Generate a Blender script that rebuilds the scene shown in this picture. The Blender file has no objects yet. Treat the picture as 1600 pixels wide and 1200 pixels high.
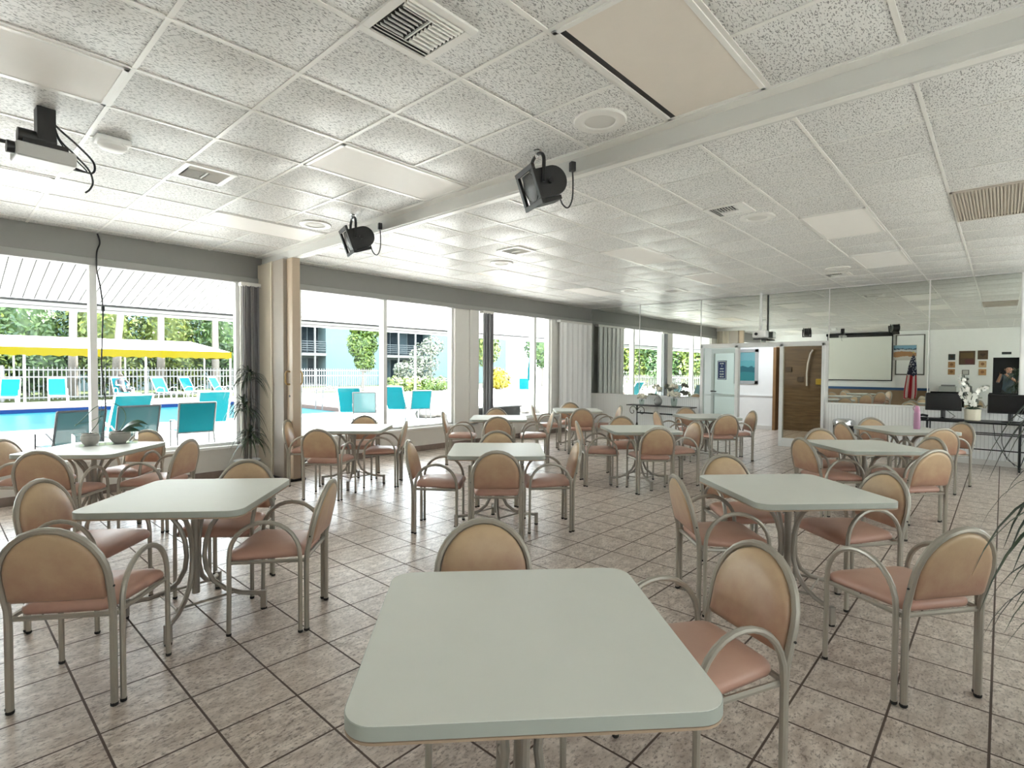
import bpy, math, random
from math import sin, cos, pi, radians, sqrt
from mathutils import Vector, Matrix

# ------------------------------------------------------------------ camera, world, sun, exposure
SC = bpy.context.scene
COL = SC.collection
CAMZ = 1.51
yaw, pitch, roll = .7411, -.0265, .0057
fwd = Vector((cos(yaw)*cos(pitch), sin(yaw)*cos(pitch), sin(pitch)))
rt0 = Vector((sin(yaw), -cos(yaw), 0)); up0 = rt0.cross(fwd)
rt = cos(roll)*rt0 + sin(roll)*up0; up = -sin(roll)*rt0 + cos(roll)*up0
cam = bpy.data.cameras.new('camera'); cam.sensor_fit = 'HORIZONTAL'; cam.sensor_width = 36
cam.lens = 838.16/1600*36; cam.clip_start = .005; cam.clip_end = 400
camo = bpy.data.objects.new('camera', cam); COL.objects.link(camo)
M = Matrix((rt, up, -fwd)).transposed().to_4x4(); M.translation = (0, 0, CAMZ)
camo.matrix_world = M
SC.camera = camo
SC.view_settings.view_transform = 'Standard'; SC.view_settings.look = 'None'
SC.view_settings.gamma = 1; SC.view_settings.use_curve_mapping = False
SC.view_settings.exposure = 1.72
SC.cycles.use_denoising = True
SC.cycles.max_bounces = 14; SC.cycles.diffuse_bounces = 8; SC.cycles.glossy_bounces = 6
SC.cycles.transparent_max_bounces = 24; SC.cycles.sample_clamp_indirect = 8
SC.cycles.caustics_reflective = False; SC.cycles.caustics_refractive = False

world = bpy.data.worlds.new('sky'); SC.world = world; world.use_nodes = True
bg = world.node_tree.nodes['Background']
bg.inputs[0].default_value = (.86, .94, 1, 1); bg.inputs[1].default_value = 4.0
sl = bpy.data.lights.new('sun', 'SUN'); sl.energy = 12; sl.angle = .01; sl.color = (1, .96, .88)
so = bpy.data.objects.new('sun', sl); COL.objects.link(so)
so.rotation_euler = Vector((-.55, -.16, -.82)).to_track_quat('-Z', 'Y').to_euler()
def portal(x0, x1, z0, z1, y, rx=-pi/2):
    l = bpy.data.lights.new('window_portal', 'AREA'); l.shape = 'RECTANGLE'; l.size = x1-x0; l.size_y = z1-z0
    l.cycles.is_portal = True
    o = bpy.data.objects.new('window_portal', l); COL.objects.link(o)
    o.location = ((x0+x1)/2, y, (z0+z1)/2); o.rotation_euler = (rx, 0, 0)
WINDOWS = [(-2.1, -.9), (-.3, 3.0), (3.87, 7.0), (7.62, 10.05)]
for a, b in WINDOWS: portal(a, b, .43, 2.75, 8.12)
FILL_WINR = [(-1.9, 1.2), (1.5, 4.6), (4.9, 8.0), (8.3, 11.3)]  # unseen right-wall windows, added to fill the room with light
for a, b in FILL_WINR: portal(a, b, .5, 2.75, -1.72, pi/2)

# ------------------------------------------------------------------ helpers
def prop(o, label=None, cat=None, group=None, kind=None):
    if label: o['label'] = label
    if cat: o['category'] = cat
    if group: o['group'] = group
    if kind: o['kind'] = kind
    return o
def thing(name, label, cat, loc=(0, 0, 0), rz=0, group=None):
    o = bpy.data.objects.new(name, None); COL.objects.link(o); o.empty_display_size = .1
    o.location = loc; o.rotation_euler = (0, 0, rz)
    return prop(o, label, cat, group)
def dup(root, loc=None, rz=None, label=None, group=None):
    r = root.copy(); COL.objects.link(r)
    if loc is not None: r.location = loc
    if rz is not None: r.rotation_euler = (0, 0, rz)
    if label: r['label'] = label
    if group: r['group'] = group
    for ch in list(root.children):
        c = ch.copy(); COL.objects.link(c); c.parent = r
        for g in list(ch.children):
            d = g.copy(); COL.objects.link(d); d.parent = c
    return r
class MB:
    def __init__(s): s.v = []; s.f = []; s.m = []
    def add(s, vs, fs, mi=0):
        n = len(s.v); s.v += [tuple(v) for v in vs]; s.f += [tuple(i+n for i in f) for f in fs]; s.m += [mi]*len(fs); return s
    def box(s, x0, x1, y0, y1, z0, z1, mi=0):
        return s.add([(x, y, z) for z in (z0, z1) for y in (y0, y1) for x in (x0, x1)],
                     [(0, 2, 3, 1), (4, 5, 7, 6), (0, 1, 5, 4), (2, 6, 7, 3), (0, 4, 6, 2), (1, 3, 7, 5)], mi)
    def obox(s, c, ax, ay, az, mi=0):
        c = Vector(c); ax, ay, az = Vector(ax), Vector(ay), Vector(az)
        return s.add([c+i*ax+j*ay+k*az for k in (-1, 1) for j in (-1, 1) for i in (-1, 1)],
                     [(0, 2, 3, 1), (4, 5, 7, 6), (0, 1, 5, 4), (2, 6, 7, 3), (0, 4, 6, 2), (1, 3, 7, 5)], mi)
    def tube(s, pts, r, n=8, closed=False, caps=True, mi=0):
        P = [Vector(p) for p in pts]; R = r if isinstance(r, (list, tuple)) else [r]*len(P)
        m = len(P); T = []
        for i in range(m):
            a = P[(i-1) % m] if (closed or i > 0) else P[i]; b = P[(i+1) % m] if (closed or i < m-1) else P[i]
            T.append((b-a).normalized())
        u = T[0].orthogonal().normalized(); vs = []
        for i in range(m):
            u = (u-T[i]*u.dot(T[i])); u = u.normalized() if u.length > 1e-6 else T[i].orthogonal().normalized()
            w = T[i].cross(u)
            for k in range(n):
                a = 2*pi*k/n; vs.append(P[i]+R[i]*(cos(a)*u+sin(a)*w))
        fs = []
        for i in range(m if closed else m-1):
            j = (i+1) % m
            for k in range(n):
                k2 = (k+1) % n; fs.append((i*n+k, i*n+k2, j*n+k2, j*n+k))
        if caps and not closed:
            fs.append(tuple(range(n-1, -1, -1))); fs.append(tuple((m-1)*n+k for k in range(n)))
        return s.add(vs, fs, mi)
    def lathe(s, prof, c=(0, 0, 0), n=24, mi=0):
        vs = []; fs = []
        for r, z in prof:
            for k in range(n):
                a = 2*pi*k/n; vs.append((c[0]+r*cos(a), c[1]+r*sin(a), c[2]+z))
        for i in range(len(prof)-1):
            for k in range(n):
                k2 = (k+1) % n; fs.append((i*n+k, i*n+k2, (i+1)*n+k2, (i+1)*n+k))
        fs.append(tuple(range(n-1, -1, -1))); fs.append(tuple((len(prof)-1)*n+k for k in range(n)))
        return s.add(vs, fs, mi)
    def rings(s, rings, mi=0, cap0=True, cap1=True):
        n = len(rings[0]); vs = [p for r in rings for p in r]; fs = []
        for i in range(len(rings)-1):
            for k in range(n):
                k2 = (k+1) % n; fs.append((i*n+k, i*n+k2, (i+1)*n+k2, (i+1)*n+k))
        if cap0: fs.append(tuple(range(n-1, -1, -1)))
        if cap1: fs.append(tuple((len(rings)-1)*n+k for k in range(n)))
        return s.add(vs, fs, mi)
    def blade(s, pts, w, side, mi=0, fold=.15):
        P = [Vector(p) for p in pts]; side = Vector(side).normalized(); m = len(P); vs = []; fs = []
        for i, p in enumerate(P):
            t = i/(m-1); ww = w*max(.06, min(1, t*5+.45)*(1-t**2.2)); nrm = Vector((0, 0, 1))
            vs += [p-side*ww+nrm*ww*fold, p, p+side*ww+nrm*ww*fold]
        for i in range(m-1):
            a = 3*i; fs += [(a, a+1, a+4, a+3), (a+1, a+2, a+5, a+4)]
        return s.add(vs, fs, mi)
    def build(s, name, m, parent=None, loc=None, rot=None, smooth=True, angle=40, bevel=0, seg=2):
        me = bpy.data.meshes.new(name); me.from_pydata(s.v, [], s.f)
        for x in (m if isinstance(m, (list, tuple)) else [m]): me.materials.append(x)
        if any(s.m): me.polygons.foreach_set('material_index', s.m)
        if smooth:
            me.polygons.foreach_set('use_smooth', [True]*len(me.polygons)); me.update()
            me.set_sharp_from_angle(angle=radians(angle))
        me.update()
        o = bpy.data.objects.new(name, me); COL.objects.link(o)
        if parent: o.parent = parent
        if loc: o.location = loc
        if rot: o.rotation_euler = rot
        if bevel:
            b = o.modifiers.new('bevel', 'BEVEL'); b.width = bevel; b.segments = seg; b.limit_method = 'ANGLE'; b.angle_limit = radians(40)
        return o
def smooth(P, k=5):
    P = [Vector(p) for p in P]; out = []
    for i in range(len(P)-1):
        a, b, c, d = P[max(0, i-1)], P[i], P[i+1], P[min(len(P)-1, i+2)]
        for j in range(k):
            t = j/k; out.append(.5*((2*b)+(c-a)*t+(2*a-5*b+4*c-d)*t*t+(3*b-a-3*c+d)*t**3))
    return out+[P[-1]]
def struct(o): o['kind'] = 'structure'; return o
def ell(n, a0=0, a1=2*pi): return [a0+(a1-a0)*i/n for i in range(n)]

# ------------------------------------------------------------------ materials
def newmat(name):
    m = bpy.data.materials.new(name); m.use_nodes = True
    nt = m.node_tree; return m, nt, nt.nodes['Principled BSDF']
class NT:
    def __init__(s, nt): s.nt = nt
    def n(s, t, **kw):
        x = s.nt.nodes.new(t)
        for k, v in kw.items(): setattr(x, k, v)
        return x
    def l(s, a, b): s.nt.links.new(a, b)
    def math(s, op, a, b=None, clamp=False):
        x = s.n('ShaderNodeMath', operation=op, use_clamp=clamp)
        for i, q in enumerate((a, b)):
            if q is None: continue
            if isinstance(q, (int, float)): x.inputs[i].default_value = q
            else: s.l(q, x.inputs[i])
        return x.outputs[0]
    def mix(s, f, a, b):
        x = s.n('ShaderNodeMix', data_type='RGBA')
        for i, q in ((0, f), (6, a), (7, b)):
            if isinstance(q, (int, float)): x.inputs[i].default_value = q
            elif isinstance(q, tuple): x.inputs[i].default_value = (*q, 1)
            else: s.l(q, x.inputs[i])
        return x.outputs[2]
    def noise(s, vec, scale, detail=4, rough=.6, out='Fac'):
        x = s.n('ShaderNodeTexNoise'); x.inputs['Scale'].default_value = scale; x.inputs['Detail'].default_value = detail
        x.inputs['Roughness'].default_value = rough
        if vec is not None: s.l(vec, x.inputs['Vector'])
        return x.outputs[out]
    def ramp(s, f, a, b):
        x = s.n('ShaderNodeMapRange'); x.inputs[1].default_value = a; x.inputs[2].default_value = b; s.l(f, x.inputs[0]); return x.outputs[0]
    def vscale(s, vec, sc, rot=(0, 0, 0)):
        x = s.n('ShaderNodeMapping'); x.inputs['Scale'].default_value = sc; x.inputs['Rotation'].default_value = rot
        s.l(vec, x.inputs['Vector']); return x.outputs[0]
def plain(name, col, rough=.5, metal=0, spec=.5, var=0, vscale=8, bump=0, bscale=60, emit=None):
    m, nt, p = newmat(name); k = NT(nt)
    p.inputs['Base Color'].default_value = (*col, 1); p.inputs['Roughness'].default_value = rough
    p.inputs['Metallic'].default_value = metal; p.inputs['Specular IOR Level'].default_value = spec
    if var or bump:
        tc = k.n('ShaderNodeTexCoord').outputs['Object']
        if var:
            f = k.noise(tc, vscale, 5)
            k.l(k.mix(f, tuple(max(0, c*(1-var)) for c in col), tuple(min(1, c*(1+var)) for c in col)), p.inputs['Base Color'])
        if bump:
            b = k.n('ShaderNodeBump'); b.inputs['Strength'].default_value = bump; b.inputs['Distance'].default_value = .004
            k.l(k.noise(tc, bscale, 3), b.inputs['Height']); k.l(b.outputs[0], p.inputs['Normal'])
    if emit:
        p.inputs['Emission Color'].default_value = (*emit[0], 1); p.inputs['Emission Strength'].default_value = emit[1]
    return m
def glass(name, tint=(1, 1, 1), refl=.12):
    m, nt, p = newmat(name); k = NT(nt); nt.nodes.remove(p)
    t = k.n('ShaderNodeBsdfTransparent'); t.inputs[0].default_value = (*tint, 1)
    g = k.n('ShaderNodeBsdfGlossy'); g.inputs['Roughness'].default_value = .02
    fr = k.n('ShaderNodeFresnel'); fr.inputs[0].default_value = 1.45
    gm_ = k.n('ShaderNodeNewGeometry'); mx = k.n('ShaderNodeMixShader'); k.l(k.math('MULTIPLY', k.math('MULTIPLY', fr.outputs[0], refl*8, True), k.math('SUBTRACT', 1, gm_.outputs['Backfacing'])), mx.inputs[0])
    k.l(t.outputs[0], mx.inputs[1]); k.l(g.outputs[0], mx.inputs[2])
    k.l(mx.outputs[0], nt.nodes['Material Output'].inputs[0]); return m

# floor: square tiles 0.338 m, aligned with the walls, mottled beige-brown with dark grout
def floor_mat():
    m, nt, p = newmat('floor_tile'); k = NT(nt)
    pos = k.n('ShaderNodeNewGeometry').outputs['Position']; sx = k.n('ShaderNodeSeparateXYZ'); k.l(pos, sx.inputs[0])
    S = .338; u = k.math('DIVIDE', k.math('SUBTRACT', sx.outputs[0], .459-S*20), S); v = k.math('DIVIDE', k.math('SUBTRACT', sx.outputs[1], 3.05-S*30), S)
    def edge(q):
        f = k.math('FRACT', q); return k.math('MINIMUM', f, k.math('SUBTRACT', 1, f))
    d = k.math('MINIMUM', edge(u), edge(v))
    g = k.ramp(d, .011, .018)
    cid = k.n('ShaderNodeCombineXYZ'); k.l(k.math('FLOOR', u), cid.inputs[0]); k.l(k.math('FLOOR', v), cid.inputs[1])
    wn = k.n('ShaderNodeTexWhiteNoise', noise_dimensions='3D'); k.l(cid.outputs[0], wn.inputs['Vector'])
    off = k.n('ShaderNodeVectorMath', operation='ADD'); k.l(pos, off.inputs[0]); k.l(wn.outputs['Color'], off.inputs[1])
    st = k.vscale(off.outputs[0], (1, 1.7, 1))
    n1 = k.noise(st, 11, 6, .65); n2 = k.noise(st, 46, 5, .7); n3 = k.noise(pos, 2.2, 3)
    c = k.mix(k.ramp(n1, .38, .66), (.47, .39, .335), (.80, .72, .65))
    c = k.mix(k.ramp(n2, .50, .66), c, (.17, .125, .10))
    c = k.mix(k.math('MULTIPLY', wn.outputs['Value'], .22), c, (.64, .56, .50))
    c = k.mix(g, (.095, .065, .05), c)
    k.l(c, p.inputs['Base Color'])
    k.l(k.mix(g, (.85, .85, .85), (.30, .30, .30)), p.inputs['Roughness'])
    h = k.math('ADD', k.math('MULTIPLY', g, .6), k.math('MULTIPLY', n2, -.35))
    b = k.n('ShaderNodeBump'); b.inputs['Strength'].default_value = .35; b.inputs['Distance'].default_value = .004
    k.l(h, b.inputs['Height']); k.l(b.outputs[0], p.inputs['Normal'])
    p.inputs['Specular IOR Level'].default_value = .55
    return m
# ceiling tile: white vinyl faced board with short dark fissures
def ceiling_mat():
    m, nt, p = newmat('ceiling_tile'); k = NT(nt)
    pos = k.n('ShaderNodeNewGeometry').outputs['Position']; sx = k.n('ShaderNodeSeparateXYZ'); k.l(pos, sx.inputs[0])
    wob = k.n('ShaderNodeVectorMath', operation='ADD'); k.l(pos, wob.inputs[0])
    nz = k.n('ShaderNodeTexNoise'); nz.inputs['Scale'].default_value = 25; k.l(pos, nz.inputs['Vector'])
    sc = k.n('ShaderNodeVectorMath', operation='SCALE'); sc.inputs['Scale'].default_value = .02; k.l(nz.outputs['Color'], sc.inputs[0]); k.l(sc.outputs[0], wob.inputs[1])
    f = None
    for a in (.3, 1.35, 2.4):
        q = k.noise(k.vscale(wob.outputs[0], (42, 130, 1), (0, 0, a)), 1, 1, .5)
        d = k.ramp(q, .385, .325)
        f = d if f is None else k.math('MAXIMUM', f, d)
    # every board bows a little between the grid bars
    near = k.math('LESS_THAN', sx.outputs[0], 3.36)
    x0 = k.math('ADD', k.math('MULTIPLY', near, .7694-3.665), 3.665+.6096*-20)
    u = k.math('FRACT', k.math('DIVIDE', k.math('SUBTRACT', sx.outputs[0], x0), .6096)); v = k.math('FRACT', k.math('DIVIDE', k.math('SUBTRACT', sx.outputs[1], 2.8265-.6096*20), .6096))
    bow = k.math('MULTIPLY', k.math('MULTIPLY', u, k.math('SUBTRACT', 1, u)), k.math('MULTIPLY', v, k.math('SUBTRACT', 1, v)))
    cid = k.n('ShaderNodeCombineXYZ'); k.l(k.math('FLOOR', k.math('DIVIDE', k.math('SUBTRACT', sx.outputs[0], x0), .6096)), cid.inputs[0]); k.l(k.math('FLOOR', k.math('DIVIDE', k.math('SUBTRACT', sx.outputs[1], 2.8265-.6096*20), .6096)), cid.inputs[1])
    wn = k.n('ShaderNodeTexWhiteNoise'); k.l(cid.outputs[0], wn.inputs['Vector'])
    base = k.mix(wn.outputs['Value'], (.72, .715, .70), (.80, .795, .78))
    k.l(k.mix(k.math('MULTIPLY', f, .85), base, (.22, .22, .215)), p.inputs['Base Color'])
    p.inputs['Roughness'].default_value = .38; p.inputs['Specular IOR Level'].default_value = .2
    b = k.n('ShaderNodeBump'); b.inputs['Strength'].default_value = .6; b.inputs['Distance'].default_value = .0025; b.invert = True
    b2 = k.n('ShaderNodeBump'); b2.inputs['Strength'].default_value = 1; b2.inputs['Distance'].default_value = .42
    k.l(k.math('MULTIPLY', bow, k.math('ADD', .4, wn.outputs['Value'])), b2.inputs['Height']); k.l(b2.outputs[0], b.inputs['Normal'])
    k.l(f, b.inputs['Height']); k.l(b.outputs[0], p.inputs['Normal'])
    return m
# old vinyl: pink tan that has yellowed towards the top of the backrest
def vinyl_mat(name, lo, hi, z0, z1):
    m, nt, p = newmat(name); k = NT(nt)
    tc = k.n('ShaderNodeTexCoord').outputs['Object']; s = k.n('ShaderNodeSeparateXYZ'); k.l(tc, s.inputs[0])
    oi = k.n('ShaderNodeObjectInfo')
    n = k.noise(tc, 7, 5); f = k.math('ADD', k.ramp(s.outputs[2], z0, z1), k.math('MULTIPLY', k.math('SUBTRACT', n, .5), 1.5), True)
    c = k.mix(f, lo, hi)
    c = k.mix(k.math('MULTIPLY', oi.outputs['Random'], .25), c, (.46, .27, .20))
    k.l(c, p.inputs['Base Color']); p.inputs['Roughness'].default_value = .36
    b = k.n('ShaderNodeBump'); b.inputs['Strength'].default_value = .25; b.inputs['Distance'].default_value = .003
    k.l(k.noise(tc, 38, 4), b.inputs['Height']); k.l(b.outputs[0], p.inputs['Normal'])
    return m
def bead_mat(name, col, axis=1, pitch=.05):
    m, nt, p = newmat(name); k = NT(nt)
    pos = k.n('ShaderNodeNewGeometry').outputs['Position']; s = k.n('ShaderNodeSeparateXYZ'); k.l(pos, s.inputs[0])
    f = k.math('FRACT', k.math('DIVIDE', s.outputs[axis], pitch)); d = k.math('MINIMUM', f, k.math('SUBTRACT', 1, f)); g = k.ramp(d, .03, .10)
    k.l(k.mix(g, tuple(c*.72 for c in col), col), p.inputs['Base Color']); p.inputs['Roughness'].default_value = .4
    b = k.n('ShaderNodeBump'); b.inputs['Strength'].default_value = .6; b.inputs['Distance'].default_value = .004
    k.l(g, b.inputs['Height']); k.l(b.outputs[0], p.inputs['Normal']); return m
def wood_mat(name, a, b, sc=(2, 14, 14)):
    m, nt, p = newmat(name); k = NT(nt)
    tc = k.n('ShaderNodeTexCoord').outputs['Object']; n = k.noise(k.vscale(tc, sc), 2.2, 6, .65)
    k.l(k.mix(k.ramp(n, .35, .65), a, b), p.inputs['Base Color']); p.inputs['Roughness'].default_value = .45; return m
def leaf_mat(name, a, b, rough=.5, q=1):
    a = tuple(q*c for c in a); b = tuple(q*c for c in b)
    m, nt, p = newmat(name); k = NT(nt)
    g = k.n('ShaderNodeNewGeometry'); n = k.noise(g.outputs['Position'], 3, 3)
    r = k.math('ADD', k.math('MULTIPLY', g.outputs['Random Per Island'], .75), k.math('MULTIPLY', k.math('SUBTRACT', n, .5), 1.2), True)
    k.l(k.mix(r, a, b), p.inputs['Base Color']); p.inputs['Roughness'].default_value = rough
    return m
def water_mat():
    m, nt, p = newmat('pool_water'); k = NT(nt)
    pos = k.n('ShaderNodeNewGeometry').outputs['Position']
    n = k.noise(k.vscale(pos, (1, 2.5, 1)), 1.6, 4)
    k.l(k.mix(k.ramp(n, .35, .7), (.001, .032, .046), (.004, .052, .064)), p.inputs['Base Color'])
    p.inputs['Roughness'].default_value = .3; p.inputs['Specular IOR Level'].default_value = .04
    b = k.n('ShaderNodeBump'); b.inputs['Strength'].default_value = .25; b.inputs['Distance'].default_value = .03
    k.l(n, b.inputs['Height']); k.l(b.outputs[0], p.inputs['Normal']); return m
def mirror_mat():
    m, nt, p = newmat('mirror'); p.inputs['Base Color'].default_value = (.80, .84, .80, 1); p.inputs['Metallic'].default_value = 1; p.inputs['Roughness'].default_value = .0
    return m
def sling_mat():
    m, nt, p = newmat('turquoise_sling'); k = NT(nt)
    p.inputs['Base Color'].default_value = (.001, .085, .105, 1); p.inputs['Roughness'].default_value = .6
    t = k.n('ShaderNodeBsdfTransparent'); mx = k.n('ShaderNodeMixShader'); p.inputs['Specular IOR Level'].default_value = .05; mx.inputs[0].default_value = .985
    k.l(t.outputs[0], mx.inputs[1]); k.l(p.outputs[0], mx.inputs[2]); k.l(mx.outputs[0], nt.nodes['Material Output'].inputs[0]); return m
def mesh_sling_mat():
    m, nt, p = newmat('pale_strap_sling'); k = NT(nt)
    p.inputs['Base Color'].default_value = (.05, .11, .12, 1); p.inputs['Roughness'].default_value = .6
    t = k.n('ShaderNodeBsdfTransparent'); mx = k.n('ShaderNodeMixShader'); p.inputs['Specular IOR Level'].default_value = .05; mx.inputs[0].default_value = .86
    k.l(t.outputs[0], mx.inputs[1]); k.l(p.outputs[0], mx.inputs[2]); k.l(mx.outputs[0], nt.nodes['Material Output'].inputs[0]); return m

MF = floor_mat(); MC = ceiling_mat()
WHITE = plain('white_paint', (.90, .905, .90), .45, var=.03)
OFFW = plain('warm_white_paint', (.72, .71, .68), .5, var=.04)
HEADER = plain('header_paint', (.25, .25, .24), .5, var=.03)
GRID = plain('grid_white', (.78, .77, .74), .3)
DIFF = plain('lamp_diffuser', (.86, .84, .81), .5, spec=.2, var=.02)
DIFFT = plain('lamp_diffuser_aged', (.74, .68, .61), .4, var=.04)
FRAMEW = plain('aluminium_white', (.78, .79, .78), .35)
GLASS = glass('window_glass', (.98, .99, .985), .05); GLASSD = glass('door_glass', (.93, .97, .955), .10); GLASSB = glass('tinted_door_glass', (.84, .80, .71), .10)
TUBE = plain('champagne_metal', (.40, .37, .315), .32, metal=.35, var=.06)
TBASE = plain('table_base_metal', (.36, .33, .285), .36, metal=.35, var=.06)
VBACK = vinyl_mat('vinyl_back', (.40, .225, .155), (.60, .445, .27), .48, .78)
VSEAT = vinyl_mat('vinyl_seat', (.53, .30, .235), (.60, .38, .295), .42, .50)
LAM = plain('pale_laminate', (.76, .78, .73), .42, var=.035, vscale=4)
LAMSHADE = plain('laminate_shaded', (.40, .43, .39), .4); LAMB = plain('laminate_band', (.42, .31, .22), .5)
BLACK = plain('black_plastic', (.012, .012, .013), .4); BLKM = plain('black_iron', (.016, .016, .017), .35, metal=.4)
DARK = plain('dark_rubber', (.02, .018, .017), .7)
CHROME = plain('chrome', (.6, .6, .6), .15, metal=1)
MIRROR = mirror_mat()
BEAD = bead_mat('white_beadboard', (.91, .92, .915))
BASET = plain('base_tile', (.24, .19, .165), .4, var=.25, vscale=20)
ACC = plain('accordion_vinyl', (.52, .465, .38), .45, var=.05); ACCD = plain('accordion_panel', (.33, .29, .25), .5, var=.05); ACCP = plain('accordion_post', (.50, .40, .30), .4)
SLATG = plain('grey_slat', (.30, .30, .31), .5); SLATW = plain('white_slat', (.92, .92, .92), .5)
LEAFD = leaf_mat('dracaena_leaf', (.012, .022, .014), (.06, .10, .05), .4)
LEAFO = leaf_mat('orchid_leaf', (.010, .05, .018), (.03, .10, .035), .35)
GREENA = leaf_mat('tree_leaf', (.012, .040, .006), (.22, .27, .04), q=.85); GREENB = leaf_mat('dark_tree_leaf', (.006, .034, .010), (.09, .16, .035), q=.85)
LIME = leaf_mat('lime_leaf', (.03, .09, .004), (.17, .26, .02), q=.55); YELL = leaf_mat('croton_leaf', (.30, .24, .005), (.60, .50, .02), q=.55); MIXED = leaf_mat('flowering_leaf', (.02, .06, .02), (.5, .5, .42), q=.55)
BARK = plain('palm_bark', (.16, .145, .13), .9, spec=.1, var=.3, vscale=12)
PETAL = plain('white_petal', (.85, .85, .80), .5); CREAM = plain('cream_petal', (.80, .76, .64), .6, var=.2, vscale=40)
TURQ = sling_mat(); STRAP = mesh_sling_mat()
PFRAME = plain('patio_frame', (0.07, 0.074, 0.076), .5); PFRAMEG = plain('patio_frame_grey', (0.0234, 0.0252, 0.0288), .5)

# ------------------------------------------------------------------ room shell
ZC = 3.092; YW = 7.918; XM = 11.69; XB = -2.22; YR = -1.6
struct(MB().box(XB-1.3, 15.2, YR, YW+.25, -.12, 0).build('floor', MF, smooth=False))
c = MB().box(XB, XM, YR, YW, ZC+.004, ZC+.16).build('ceiling', MC, smooth=False); struct(c)
g = MB()
YL = [2.8265+.6096*j for j in range(-7, 9)]; XN = [.7694+.6096*i for i in range(-4, 5)]; XF = [3.665+.6096*i for i in range(0, 14)]
for y in YL: g.box(XB, 3.295, y-.012, y+.012, ZC-.002, ZC+.01); g.box(3.43, XM, y-.010, y+.010, ZC-.002, ZC+.01)
for x in XN: g.box(x-.012, x+.012, YR, YW, ZC-.001, ZC+.01)
for x in XF: g.box(x-.006, x+.006, YR, YW, ZC, ZC+.01)
g.box(3.21, 3.295, YR, YW, ZC-.006, ZC+.01)
g.build('ceiling_grid', GRID, parent=c, smooth=False)
b = MB().box(3.295, 3.432, YR, YW, 2.982, ZC+.05).build('ceiling_beam', plain('beam_paint', (.62, .62, .60), .5), smooth=False, bevel=.004); struct(b)
MB().box(3.335, 3.392, YR, 6.9, 2.976, 2.984).build('partition_track', GRID, parent=b, smooth=False)
# window wall
w = MB()
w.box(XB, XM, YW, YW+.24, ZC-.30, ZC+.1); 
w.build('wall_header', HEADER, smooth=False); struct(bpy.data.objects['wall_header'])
tr = MB().box(XB, XM, YW-.035, YW+.06, 2.705, 2.792).build('trim_1', plain('trim_paint', (.33, .33, .32), .5), smooth=False, bevel=.006); struct(tr)
lo = MB().box(XB, XM, YW, YW+.24, 0, .40); struct(lo.build('wall_left', OFFW, smooth=False))
MBp = MB()
for x0, x1 in ((XB, -2.1), (-.9, -.3), (3.0, 3.87), (7.0, 7.62), (10.05, XM)): MBp.box(x0, x1, YW+.004, YW+.23, .40, ZC-.29)
MBp.box(7.37, 7.62, YW-.03, YW+.02, .40, 2.71)
struct(MBp.build('wall_piers', OFFW, smooth=False, bevel=.004))
struct(MB().box(XB, XM, YW-.03, YW+.26, .40, .435).build('trim_2', WHITE, smooth=False, bevel=.006))
struct(MB().box(XB, XM-.02, YW-.012, YW+.01, 0, .10).build('baseboard_left', BASET, smooth=False))
MULL = {1: [1.345], 2: [5.40], 3: [9.45]}
for i, (x0, x1) in enumerate(WINDOWS):
    f = MB(); y0, y1 = YW+.06, YW+.15; t = .045
    f.box(x0, x0+t, y0, y1, .435, 2.79); f.box(x1-t, x1, y0, y1, .435, 2.79); f.box(x0, x1, y0, y1, .435, .475); f.box(x0, x1, y0, y1, 2.72, 2.79)
    for mx in MULL.get(i, []): f.box(mx-.035, mx+.035, y0-.05, y1, .435, 2.79)
    wo = struct(f.build('window_%d' % (i+1), FRAMEW, smooth=False, bevel=.004))
    MB().box(x0+t, x1-t, YW+.10, YW+.106, .475, 2.72).build('window_pane', GLASS, parent=wo, smooth=False)
# far wall with wainscot and door opening
fw = MB()
DY0, DY1, DZ = 2.53, 4.97, 2.065
fw.box(XM, XM+.12, DY1, YW, 0, ZC+.1); fw.box(XM, XM+.12, YR, DY0, 0, ZC+.1); fw.box(XM, XM+.12, DY0, DY1, DZ, ZC+.1)
struct(fw.build('wall_far', WHITE, smooth=False))
for n, (a, b_) in enumerate(((DY1+.03, YW), (YR, DY0-.03))):
    o = struct(MB().box(XM-.02, XM, a, b_, .09, .885).build('wainscot_far', BEAD, smooth=False))
    MB().box(XM-.04, XM, a, b_, .885, .915).build('cap_rail', WHITE, parent=o, smooth=False, bevel=.005)
    MB().box(XM-.035, XM, a, b_, 0, .09).build('base', OFFW, parent=o, smooth=False)
mirrors = [(6.50, YW-.01, .915, 'tall mirror panel in the corner beside the white vertical blinds'), (4.98, 6.50, .915, 'tall mirror panel above the console table with the flower vases'),
           (3.71, 4.98, DZ+.03, 'mirror panel above the left half of the glass door frame'), (2.47, 3.71, DZ+.03, 'mirror panel above the right half of the glass door frame'),
           (.95, 2.47, .915, 'tall mirror panel right of the door, reflecting the projection screen'), (-.20, .95, .915, 'tall mirror panel behind the monitors, reflecting the man with the phone')]
for a, b_, z, lab in mirrors:
    mo = thing('wall_mirror', lab, 'mirror', (XM, (a+b_)/2, z), 0, 'mirror panels of the far wall')
    h = ZC-z-.004; hw = (b_-a)/2-.003
    MB().box(-.008, 0, -hw, hw, 0, h).build('mirror_glass', MIRROR, parent=mo, smooth=False)
    MB().box(-.014, 0, -hw-.003, -hw+.012, 0, h).build('edge_strip', FRAMEW, parent=mo, smooth=False)
    MB().box(-.014, 0, -hw, hw, -.014, .008).build('edge_strip', FRAMEW, parent=mo, smooth=False)
struct(MB().box(XM-.03, XM, -.26, -.20, .915, ZC).build('trim_3', WHITE, smooth=False))
m = MB(); m.box(XB, 15.2, YR-.12, YR, 0, .5); m.box(XB, 15.2, YR-.12, YR, 2.75, ZC+.1)
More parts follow.
